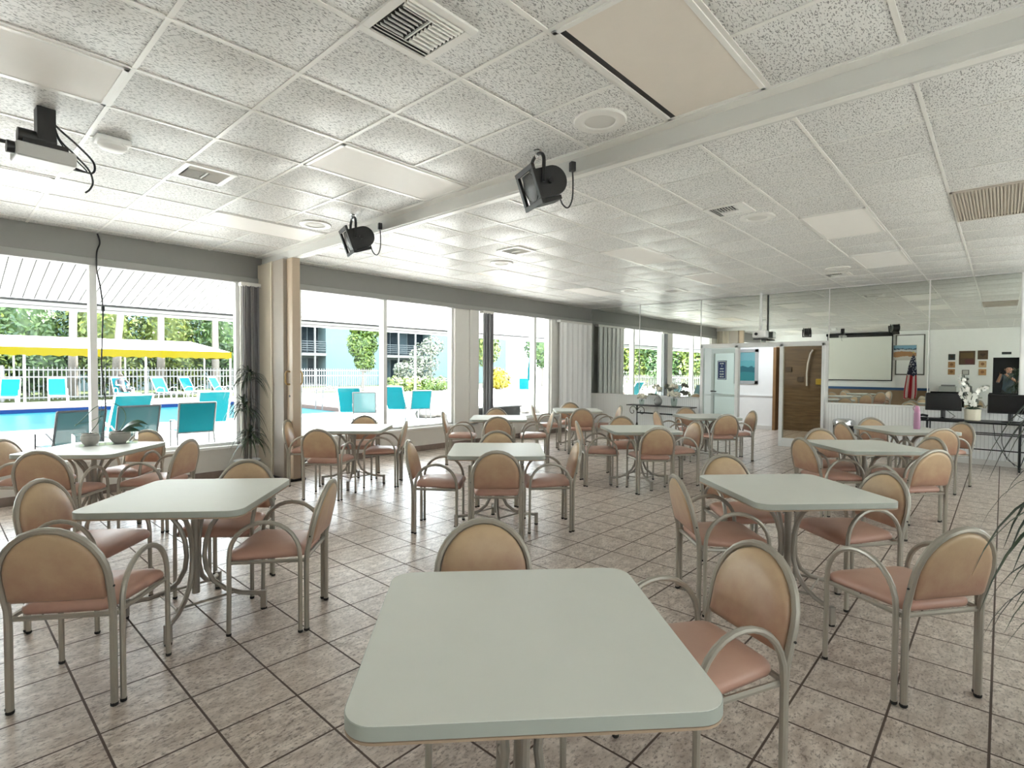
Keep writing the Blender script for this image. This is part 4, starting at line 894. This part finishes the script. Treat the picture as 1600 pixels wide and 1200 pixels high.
# fence
FY = 31.7
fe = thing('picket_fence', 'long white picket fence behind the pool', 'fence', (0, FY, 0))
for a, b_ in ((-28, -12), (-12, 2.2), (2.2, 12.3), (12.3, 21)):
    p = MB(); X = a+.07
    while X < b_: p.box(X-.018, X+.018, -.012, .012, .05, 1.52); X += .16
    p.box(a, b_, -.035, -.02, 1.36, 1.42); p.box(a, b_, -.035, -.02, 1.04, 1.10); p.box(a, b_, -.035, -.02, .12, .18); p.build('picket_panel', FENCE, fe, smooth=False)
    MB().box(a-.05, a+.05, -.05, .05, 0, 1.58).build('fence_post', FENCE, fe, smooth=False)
# yellow canopy
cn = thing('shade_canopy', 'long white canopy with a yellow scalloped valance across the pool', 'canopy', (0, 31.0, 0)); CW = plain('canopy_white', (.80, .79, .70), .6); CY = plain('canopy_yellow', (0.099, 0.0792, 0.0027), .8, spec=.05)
X0, X1 = -18, 11.25; R0 = .55
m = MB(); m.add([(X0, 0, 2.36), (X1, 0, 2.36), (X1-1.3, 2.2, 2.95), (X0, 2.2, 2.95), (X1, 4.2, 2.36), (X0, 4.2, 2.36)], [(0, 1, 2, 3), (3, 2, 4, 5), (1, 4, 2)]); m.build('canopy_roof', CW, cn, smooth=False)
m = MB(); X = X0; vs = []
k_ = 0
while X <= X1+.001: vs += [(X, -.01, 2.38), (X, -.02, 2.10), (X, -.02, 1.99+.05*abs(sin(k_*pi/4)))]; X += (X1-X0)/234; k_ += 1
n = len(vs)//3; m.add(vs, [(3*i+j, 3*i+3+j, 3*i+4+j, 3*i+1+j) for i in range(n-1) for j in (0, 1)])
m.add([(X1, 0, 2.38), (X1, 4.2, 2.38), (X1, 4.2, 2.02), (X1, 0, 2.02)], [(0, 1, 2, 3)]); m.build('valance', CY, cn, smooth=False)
for x in (-14, -9, -4, 2.86, 7.3, 11.2):
    for y in (.05, 4.1): MB().tube([(x, y, -.02), (x, y, 2.3)], .045, 6).build('canopy_post', FRAMEW, cn)
# loungers and patio chairs
def make_chaise():
    t = thing('pool_lounger', 'x', 'lounger'); b = radians(58)
    f = MB(); S = .30; top = (-.55-.80*cos(b), .36+.80*sin(b))
    for s in (-S, S):
        f.tube([(s, top[0], top[1]), (s, -.55, .36), (s, .95, .36)], .016, 6); f.tube([(s, -.40, .36), (s, -.42, 0), (s, -.05, 0), (s, -.03, .36)], .014, 6); f.tube([(s, .50, .36), (s, .52, 0), (s, .85, 0), (s, .87, .36)], .014, 6)
        f.tube([(s, -.62, .45), (s*1.08, -.35, .60), (s*1.08, .0, .58), (s*1.05, .05, .36)], .014, 6)
    f.tube([(-S, top[0], top[1]), (S, top[0], top[1])], .016, 6); f.tube([(-S, .95, .36), (S, .95, .36)], .016, 6); f.build('frame', FRAMEW, t)
    def sl(P, Q, name):
        P, Q = Vector((0, *P)), Vector((0, *Q)); d = (Q-P).normalized(); n_ = Vector((0, -d.z, d.y)); m = MB()
        m.obox((P+Q)/2, (S-.02, 0, 0), (Q-P)*.48, n_*.004); m.build(name, TURQ, t, smooth=False)
    sl((-.55, .36), top, 'back_sling'); sl((-.55, .36), (.95, .36), 'seat_sling'); return t
def make_patio(m1, fm):
    t = thing('patio_chair', 'x', 'patio chair'); S = .28; f = MB(); top = (-.42, .93)
    for s in (-S, S):
        f.tube([(s, top[0], top[1]), (s, -.24, .40), (s, .25, .42)], .016, 6); f.tube([(s, -.30, .52), (s*1.1, -.15, .62), (s*1.1, .22, .60), (s*1.1, .26, 0)], .014, 6); f.tube([(s, -.22, .42), (s*1.05, -.34, 0)], .014, 6)
    f.tube([(-S, top[0], top[1]), (S, top[0], top[1])], .016, 6); f.tube([(-S, -.25, .40), (S, -.25, .40)], .014, 6); f.tube([(-S, .25, .42), (S, .25, .42)], .014, 6); f.build('frame', fm, t)
    m = MB(); m.obox((0, -.332, .665), (S-.015, 0, 0), (0, -.085, .25), (0, .004, .0012)); m.build('back_sling', m1, t, smooth=False)
    m = MB(); m.obox((0, 0, .41), (S-.015, 0, 0), (0, .24, .008), (0, 0, .004)); m.build('seat_sling', m1, t, smooth=False); return t
chz = make_chaise(); first = True
for x, y, a, lab in ((2.45, 12.5, 5, 'turquoise pool lounger behind the middle patio chair, first window'), (4.25, 13.2, -8, 'turquoise pool lounger behind the right patio chair, first window'),
                     (8.1, 13.4, -40, 'turquoise pool lounger in the left pane of the second window'), (9.7, 13.3, -55, 'turquoise pool lounger in the right pane of the second window'),
                     (2.2, 29.3, 170, 'turquoise lounger across the pool, first from the left'), (3.75, 29.4, 175, 'turquoise lounger across the pool, second from the left'),
                     (6.25, 30.0, 185, 'turquoise lounger across the pool with the dark clothed person on it'), (7.9, 29.4, 200, 'turquoise lounger across the pool right of the seated person'),
                     (9.3, 30.0, 205, 'turquoise lounger across the pool, second right of the seated person'), (10.6, 29.6, 215, 'turquoise lounger across the pool, nearest the canopy right end'),
                     (24.6, 21.5, -50, 'turquoise lounger seen through the third window beside its post'), (31, 24.5, -50, 'turquoise lounger seen farthest right through the third window')):
    c = chz if first else dup(chz); first = False
    c.location = (x, y, -.02); c.rotation_euler = (0, 0, radians(a)); c['label'] = lab; c['group'] = 'pool loungers'
pa = make_patio(TURQ, PFRAME); pb = make_patio(STRAP, PFRAMEG); fa = fb = True
for x, y, a, st_, lab in ((1.36, 9.75, 12, 1, 'pale see-through patio chair outside the first window, leftmost of three'), (2.22, 10.35, 4, 1, 'pale see-through patio chair outside the first window, middle of three'),
                          (3.22, 10.7, -6, 0, 'turquoise backed patio chair outside the first window, rightmost of three'), (4.0, 9.45, -30, 1, 'pale patio chair beside the folding partition, outside the second window'),
                          (7.75, 12.3, -35, 1, 'pale patio chair in the left pane of the second window, behind the table'), (9.55, 12.4, -22, 0, 'turquoise backed patio chair in the right pane of the second window'),
                          (10.95, 12.2, -15, 0, 'turquoise patio chair half hidden by the white pier, second window')):
    if st_: c = pb if fb else dup(pb); fb = False
    else: c = pa if fa else dup(pa); fa = False
    c.location = (x, y, -.02); c.rotation_euler = (0, 0, radians(a)); c['label'] = lab; c['group'] = 'patio chairs outside the windows'
# vegetation
def crown(mb, c, rad, n, size, r, shell=.55):
    for i in range(n):
        v = Vector((r.gauss(0, 1), r.gauss(0, 1), r.gauss(0, 1))).normalized(); q = shell+(1-shell)*r.random()**.5
        p = Vector((c[0]+rad[0]*v.x*q, c[1]+rad[1]*v.y*q, c[2]+rad[2]*v.z*q)); nn = (v+Vector((r.uniform(-.8, .8), r.uniform(-.8, .8), r.uniform(-.3, .9)))).normalized()
        u = nn.orthogonal().normalized(); u = Matrix.Rotation(r.uniform(0, 6.28), 3, nn) @ u; w_ = nn.cross(u); s = size*r.uniform(.6, 1.2)
        mb.add([p-u*s, p+w_*s*.42+nn*s*.08, p+u*s, p-w_*s*.42+nn*s*.08], [(0, 1, 2, 3)])
def tree(name, label, x, y, trunk_h, tr, blobs, m, seed, size, group=None, n=900, core=True):
    t = thing(name, label, 'tree' if trunk_h > .4 else 'shrub', (x, y, -.02), 0, group); r = random.Random(seed); f = MB()
    if trunk_h > .1: MB().tube([(0, 0, 0), (.05, 0, trunk_h*.5), (0, 0, trunk_h)], [tr, tr*.8, tr*.6], 8).build('trunk', BARK, t)
    for bx, by, bz, rx, ry, rz, k_ in blobs:
        crown(f, (bx, by, bz), (rx, ry, rz), int(n*k_), size, r)
        if core:
            n_ = 10
            f.rings([[(bx+rx*.62*sin(pi*j/8)*cos(2*pi*q/n_), by+ry*.62*sin(pi*j/8)*sin(2*pi*q/n_), bz-rz*.62*cos(pi*j/8)) for q in range(n_)] for j in range(1, 8)])
    f.build('foliage', m, t, smooth=False); return t
r = random.Random(77)
ORD = ['first', 'second', 'third', 'fourth', 'fifth', 'sixth', 'seventh', 'eighth']
for i in range(14):
    m = (GREENA, GREENB, GREENA)[i % 3]
    if i < 8: x, y, lab = -13.5-1.2*(i % 2)+r.uniform(-.4, .4), 9.5+i*2.3, 'bushy tree of the side garden reflected in the mirror, %s from the building' % ORD[i]
    else: x, y, lab = -2.1+(i-8)*3.1+r.uniform(-.5, .5), 37.5+r.uniform(-1.2, 1.2), 'bushy tree beyond the fence, '+('behind the left end of the canopy', 'left of the first window post', 'just right of the first window post', 'behind the two pale palm trunks', 'behind the canopy right end', 'right of the canopy')[i-8]
    tree('bushy_tree', lab, x, y, 2.0, .16, [(0, 0, 3.6, 2.2, 1.8, 2.7, 1.0), (.6, -.5, 1.6, 1.9, 1.4, 1.6, .6)], m, i, .17, 'trees of the green screen beyond the fence' if i > 7 else 'trees of the side garden', 2400)
tree('side_croton', 'bright yellow bush of the side garden, seen reflected in the corner mirror', -10.6, 11.5, 0, .1, [(0, 0, .8, .9, .9, .8, 1), (.2, 1.6, .6, .8, .9, .6, .7)], YELL, 61, .16, None, 500)
sf = thing('side_fence', 'white picket fence of the side garden, seen reflected in the mirror', 'fence', (-11.6, 0, 0)); p = MB(); Y = 8.6
while Y < 30: p.box(-.012, .012, Y-.02, Y+.02, .0, 1.2); Y += .13
p.box(-.03, -.012, 8.5, 30, 1.0, 1.06); p.box(-.03, -.012, 8.5, 30, .2, .26); p.build('picket_panel', FENCE, sf, smooth=False)
for x, y, h, lean_, lab in ((5.2, 36, 6.5, .1, 'pale palm trunk left of the first window post'), (7.0, 36, 6.5, .5, 'leaning palm trunk just right of the first window post'), (9.2, 36, 6.5, .05, 'pale straight palm trunk in the middle of the first window'), (12.0, 35.6, 6.5, -.02, 'brown speckled palm trunk near the canopy right end'), (12.75, 32.6, 6.5, -.5, 'pale leaning palm trunk at the right of the first window')):
    t = thing('palm_tree', lab, 'tree', (x, y, -.02), 0, 'palm trunks beyond the pool'); MB().tube([(0, 0, 0), (lean_*.4, 0, h*.5), (lean_, 0, h)], [.24, .18, .16], 9).build('trunk', BARK, t)
    f = MB(); rr = random.Random(int(x*10))
    for q in range(12):
        a = q*.55; dd = Vector((cos(a), sin(a), 0)); P = [Vector((lean_, 0, h))+dd*1.4*u+Vector((0, 0, .9*u-1.5*u*u)) for u in (0, .25, .5, .75, 1)]; f.blade(P, .22, (-sin(a), cos(a), 0))
    f.build('fronds', GREENB, t)
tree('lime_tree', 'bright lime green narrow tree before the pale blue building', 20.9, 33.5, 1.6, .14, [(0, 0, 3.3, 1.15, .9, 1.1, 1), (.2, 0, 2.1, .75, .7, .8, .5), (.5, 0, 4.6, 1.6, 1.2, .9, .9)], LIME, 41, .14, None, 1800)
tree('clipped_hedge', 'green clipped hedge beyond the deck, left half of the hedge pair', 22.3, 30.3, 0, .1, [(-.9, 0, .45, .9, .6, .62, .6), (.1, 0, .45, .9, .6, .62, .6), (.8, 0, .45, .8, .6, .62, .6)], GREENA, 42, .13, None, 700)
tree('yellow_hedge', 'yellow-green clipped hedge beyond the deck, beside the white lamp post', 24.6, 30.0, 0, .1, [(-.6, 0, .45, .8, .6, .62, .7), (.5, 0, .45, .9, .6, .60, .7)], LIME, 43, .13, None, 700)
tree('flowering_bush', 'white flowering bush before the pale building, behind the hedge', 26.4, 33.5, .8, .08, [(0, 0, 2.2, 1.3, 1.0, 1.5, .8), (-1.6, 0, 1.5, 1.2, .9, .7, .5), (.8, 0, 3.4, 1.0, .8, .8, .4)], MIXED, 44, .14, None, 900, core=False)
tree('croton_bush', 'bright yellow bush seen through the third window', 30.4, 29.2, 0, .1, [(0, 0, .72, 1.15, .8, .75, 1), (-.2, 0, 1.3, .6, .5, .4, .4)], YELL, 45, .20, None, 500)
tree('yellow_shrub', 'yellow green shrub at the right pane of the third window', 19.6, 14.5, 0, .1, [(0, 0, .55, .45, .4, .45, 1), (-.4, 0, .25, .4, .35, .3, .5)], YELL, 46, .10, None, 260)
tree('pool_palm_bush', 'small yellow palm bush at the canopy right end', 12.6, 30.7, 0, .1, [(0, 0, 1.0, .55, .4, .6, 1), (0, 0, .45, .5, .4, .4, .5)], YELL, 47, .22, None, 160, core=False)
tree('leafy_tree', 'dense green tree at the left of the third window', 31.0, 31.5, 1.7, .14, [(0, 0, 3.3, 1.6, 1.2, 1.5, 1), (-.7, 0, 4.2, 1.2, 1, .9, .6)], GREENA, 48, .20, None, 1000)
tree('leafy_tree', 'dense dark tree behind the post of the third window', 38.6, 31.5, 1.7, .14, [(0, 0, 3.6, 2.3, 1.3, 1.7, 1.2), (.6, 0, 2.4, 1.2, 1, .9, .6)], GREENB, 49, .20, None, 1000)
tree('garden_tree', 'broad tree at the far right of the gardens, seen in the mirror', 47, 33, 1.7, .2, [(0, 0, 3.4, 3, 2, 2.2, 1.5)], GREENA, 50, .26, None, 1000)
# apartment building
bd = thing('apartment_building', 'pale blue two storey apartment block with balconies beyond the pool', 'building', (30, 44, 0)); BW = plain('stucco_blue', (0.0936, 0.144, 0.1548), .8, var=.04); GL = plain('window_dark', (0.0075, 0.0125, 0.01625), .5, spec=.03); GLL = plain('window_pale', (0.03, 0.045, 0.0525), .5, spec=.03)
def seg(a, b_, dpt=0): MB().box(a-30, b_-30, dpt, 6, -.02, 8.6).build('wall', BW, bd, smooth=False)
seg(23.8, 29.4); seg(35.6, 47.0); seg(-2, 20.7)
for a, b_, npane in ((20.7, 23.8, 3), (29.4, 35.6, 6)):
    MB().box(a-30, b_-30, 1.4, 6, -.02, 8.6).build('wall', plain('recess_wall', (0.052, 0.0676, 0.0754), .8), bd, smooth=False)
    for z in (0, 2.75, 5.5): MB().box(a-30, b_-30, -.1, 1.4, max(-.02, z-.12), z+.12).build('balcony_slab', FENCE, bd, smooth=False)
    for lv, z in enumerate((.12, 2.87, 5.62)):
        w_ = (b_-a)/npane
        for q in range(npane):
            wo = MB().box(a-30+q*w_+.08, a-30+(q+1)*w_-.08, 1.32, 1.4, z+.15, z+2.3).build('window', (GL, GLL, GL)[(q+lv) % 3], bd, smooth=False)
        rl = MB()
        for q in range(5): rl.box(a-30, b_-30, -.06, -.03, z+.2+q*.19, z+.27+q*.19)
        if lv: rl.build('balcony_railing', plain('railing_grey', (0.044, 0.055, 0.0616), .6), bd, smooth=False)
        for q in range(0, npane+1, 2): MB().box(a-30+q*w_-.07, a-30+q*w_+.07, -.08, .06, max(-.02, z-.1), z+2.6).build('balcony_post', FENCE, bd, smooth=False)
MB().box(-34, 18, -.4, 6.3, 8.6, 8.9).build('roof', FRAMEW, bd, smooth=False)
post('lamp_post', 'white lamp post standing before the hedge, second window', 'lamp post', 22.4, 29.4, 3.05, .07); post('street_light', 'white street light above the canopy among the trees', 'lamp post', 11.3, 38.0, 3.75, .07, head=.45)
rg = thing('pool_handrail', 'pale metal handrail at the pool right end', 'handrail', (9.9, 18.6, -.02))
for q in (0, .5): MB().tube([(0, q, 0), (.05, q, .75), (.6, q, .85), (1.6, q, .45), (1.9, q, -.1)], .025, 8).build('rail', PFRAME, rg)
um = thing('closed_umbrella', 'closed turquoise umbrella standing beyond the third window post', 'umbrella', (23.6, 20.2, -.02)); MB().tube([(0, 0, 0), (0, 0, 2.3)], .025, 8).build('pole', PFRAME, um)
MB().lathe([(.10, .9), (.16, 1.1), (.13, 1.6), (.05, 2.25), (.01, 2.32)], n=10).build('folded_canopy', plain('turquoise_cloth', (0.0009, 0.0504, 0.0612), .8, spec=.05), um); MB().lathe([(.28, 0), (.28, .06), (.05, .10)], n=16).build('base', CONC, um)
pl = thing('garden_planter', 'low grey planter box just outside the third window', 'planter', (8.75, 8.62, -.02)); MB().box(-.85, .75, -.2, .2, 0, .66).build('box', plain('planter_grey', (0.036, 0.036, 0.036), .7, var=.1), pl, smooth=False, bevel=.01); MB().box(-.88, .78, -.23, .23, .66, .69).build('rim', plain('planter_rim', (0.108, 0.108, 0.1044), .6), pl, smooth=False)
r = random.Random(9)
for i in range(14):
    x, y = r.uniform(10.6, 15.5), r.uniform(10.4, 13.5); s_ = r.uniform(.18, .42); mb = MB(); n_ = 8
    mb.rings([[(s_*sin(pi*j/6)*cos(2*pi*q/n_)*r.uniform(.85, 1.15), s_*sin(pi*j/6)*sin(2*pi*q/n_)*r.uniform(.85, 1.15), -.5*s_*cos(pi*j/6)+.3*s_) for q in range(n_)] for j in range(1, 6)])
    o = mb.build('garden_rock', plain('white_rock', (0.12, 0.114, 0.106), .8, var=.25), None, (x, y, -.02), smooth=True); prop(o, 'white rock of the rock garden outside the third window', 'rock', 'white rocks of the rock garden')

# ------------------------------------------------------------------ people
def figure(name, label, J, edges, loc, rz, mats, extra=None):
    """J: joint -> (x,y,z,r); edges: (a,b,material index); one continuous skinned body"""
    t = thing(name, label, 'person', loc, rz)
    ks = list(J); me = bpy.data.meshes.new(name+'_body'); me.from_pydata([J[k][:3] for k in ks], [(ks.index(a), ks.index(b)) for a, b, _ in edges], [])
    o = bpy.data.objects.new('body', me); COL.objects.link(o)
    sk = o.modifiers.new('skin', 'SKIN'); sk.use_smooth_shade = True
    for i, k in enumerate(ks): me.skin_vertices[0].data[i].radius = (J[k][3], J[k][3])
    me.skin_vertices[0].data[0].use_root = True
    ss = o.modifiers.new('sub', 'SUBSURF'); ss.levels = ss.render_levels = 2
    bpy.context.view_layer.update(); dg = bpy.context.evaluated_depsgraph_get(); nm = bpy.data.meshes.new_from_object(o.evaluated_get(dg)); o.modifiers.clear(); o.data = nm
    for m in mats: nm.materials.append(m)
    segs = [(Vector(J[a][:3]), Vector(J[b][:3]), mi, (J[a][3]+J[b][3])/2) for a, b, mi in edges]
    for p in nm.polygons:
        best = (9, 0)
        for a, b, mi, rr in segs:
            d = b-a; u = max(0, min(1, (p.center-a).dot(d)/max(1e-9, d.length_squared))); q = (p.center-(a+d*u)).length-rr
            if q < best[0]: best = (q, mi)
        p.material_index = best[1]; p.use_smooth = True
    o.parent = t; return t
SKIN = plain('skin', (.48, .26, .18), .5); SHIRT = plain('blue_grey_shirt', (.07, .105, .13), .8); SHORT = plain('dark_shorts', (.03, .03, .035), .8); SHOE = plain('dark_shoe', (.02, .02, .02), .6)
J = {'pelvis': (0, 0, .92, .15), 'waist': (.01, 0, 1.08, .15), 'chest': (0, 0, 1.28, .165), 'collar': (0, 0, 1.41, .10), 'neck': (.02, 0, 1.47, .058), 'jaw': (.05, 0, 1.535, .070), 'skull': (.04, 0, 1.62, .092), 'crown': (.03, 0, 1.68, .07),
     'shL': (0, .19, 1.385, .072), 'elL': (.14, .27, 1.17, .048), 'wrL': (.335, .20, 1.43, .032), 'haL': (.36, .19, 1.49, .030), 'shR': (0, -.19, 1.385, .072), 'elR': (.14, -.24, 1.17, .048), 'wrR': (.335, .05, 1.43, .032), 'haR': (.36, .09, 1.48, .030),
     'hipL': (0, .10, .84, .095), 'knL': (.02, .11, .48, .062), 'anL': (-.01, .12, .09, .042), 'toL': (.13, .13, .035, .036), 'hipR': (0, -.10, .84, .095), 'knR': (.02, -.11, .48, .062), 'anR': (-.01, -.12, .09, .042), 'toR': (.13, -.13, .035, .036)}
E_ = [('pelvis', 'waist', 1), ('waist', 'chest', 1), ('chest', 'collar', 1), ('collar', 'neck', 0), ('neck', 'jaw', 0), ('jaw', 'skull', 0), ('skull', 'crown', 0), ('collar', 'shL', 1), ('shL', 'elL', 1), ('elL', 'wrL', 0), ('wrL', 'haL', 0),
      ('collar', 'shR', 1), ('shR', 'elR', 1), ('elR', 'wrR', 0), ('wrR', 'haR', 0), ('pelvis', 'hipL', 2), ('hipL', 'knL', 2), ('knL', 'anL', 0), ('anL', 'toL', 3), ('pelvis', 'hipR', 2), ('hipR', 'knR', 2), ('knR', 'anR', 0), ('anR', 'toR', 3)]
for s, hx, hy, sg in (('L', .36, .19, 1), ('R', .36, .09, -1)):
    for q in range(4):
        z = 1.49+.017*(q-.5); L = (.028, .034, .034, .030)[q]
        J['f%s%da' % (s, q)] = (hx+.020, hy+sg*.022, z, .0095); J['f%s%db' % (s, q)] = (hx+.034, hy+sg*(.022-L*.5), z+.004, .0085); J['f%s%dc' % (s, q)] = (hx+.036, hy+sg*(.022-L), z+.005, .0075)
        E_ += [('ha'+s, 'f%s%da' % (s, q), 0), ('f%s%da' % (s, q), 'f%s%db' % (s, q), 0), ('f%s%db' % (s, q), 'f%s%dc' % (s, q), 0)]
    J['t%sa' % s] = (hx-.004, hy-sg*.024, 1.475, .011); J['t%sb' % s] = (hx+.008, hy-sg*.045, 1.49, .009); E_ += [('ha'+s, 't%sa' % s, 0), ('t%sa' % s, 't%sb' % s, 0)]
man = figure('person', 'man in a blue-grey shirt photographing with a phone, reflected in the mirror', J, E_, (-.43, -.14, 0), 0, [SKIN, SHIRT, SHORT, SHOE])
n_ = 14
mb = MB(); puff(mb, (.128, .034, 1.625), .011, 0, 8); puff(mb, (.128, -.034, 1.625), .011, 0, 8); mb.build('eyes', BLACK, man)
mb = MB(); mb.tube([(.125, 0, 1.63), (.150, 0, 1.59), (.130, 0, 1.575)], [.010, .016, .010], 8); mb.tube([(.118, -.024, 1.548), (.127, 0, 1.545), (.118, .024, 1.548)], .006, 6)
for s in (-1, 1): mb.tube([(.03, s*.092, 1.635), (.02, s*.104, 1.61), (.035, s*.094, 1.575)], [.012, .016, .009], 7)
mb.build('face_features', SKIN, man)
o = MB().box(-.019, -.011, -.078, .078, -.037, .037).build('smartphone', BLACK, None, (0, 0, 1.505), smooth=False, bevel=.003); prop(o, 'black phone held sideways in the hands of the reflected man', 'phone')
HA = plain('dark_hair', (.02, .015, .012), .8)
J2 = {'pelvis': (0, -.35, .50, .13), 'waist': (0, -.47, .64, .13), 'chest': (0, -.58, .82, .14), 'collar': (0, -.63, .95, .09), 'neck': (0, -.64, 1.01, .05), 'jaw': (0, -.62, 1.07, .065), 'skull': (0, -.63, 1.14, .088),
      'shL': (.18, -.62, .93, .06), 'elL': (.27, -.42, .74, .042), 'wrL': (.15, -.22, .70, .03), 'haL': (.08, -.16, .70, .03), 'shR': (-.18, -.62, .93, .06), 'elR': (-.27, -.42, .74, .042), 'wrR': (-.15, -.22, .70, .03), 'haR': (-.08, -.16, .70, .03),
      'hipL': (.10, -.28, .47, .09), 'knL': (.14, .12, .66, .06), 'anL': (.14, .38, .43, .04), 'toL': (.14, .50, .46, .034), 'hipR': (-.10, -.28, .47, .09), 'knR': (-.18, .14, .50, .06), 'anR': (-.36, .30, .14, .04), 'toR': (-.38, .42, .05, .034)}
E2 = [(a, b, {0: 0, 1: 1, 2: 1, 3: 0}[c]) for a, b, c in E_ if a in J2 and b in J2]
sit = figure('person', 'person in black clothes sitting on a lounger across the pool', J2, E2, (6.25, 30.0, -.02), radians(185), [SKIN, SHORT])
mb = MB(); mb.rings([[(.10*sin(pi*.62*j/6)*cos(2*pi*q/n_), -.645+.10*sin(pi*.62*j/6)*sin(2*pi*q/n_), 1.15+.10*cos(pi*.62*j/6)) for q in range(n_)] for j in range(1, 7)], cap1=False); mb.build('hair', HA, sit)
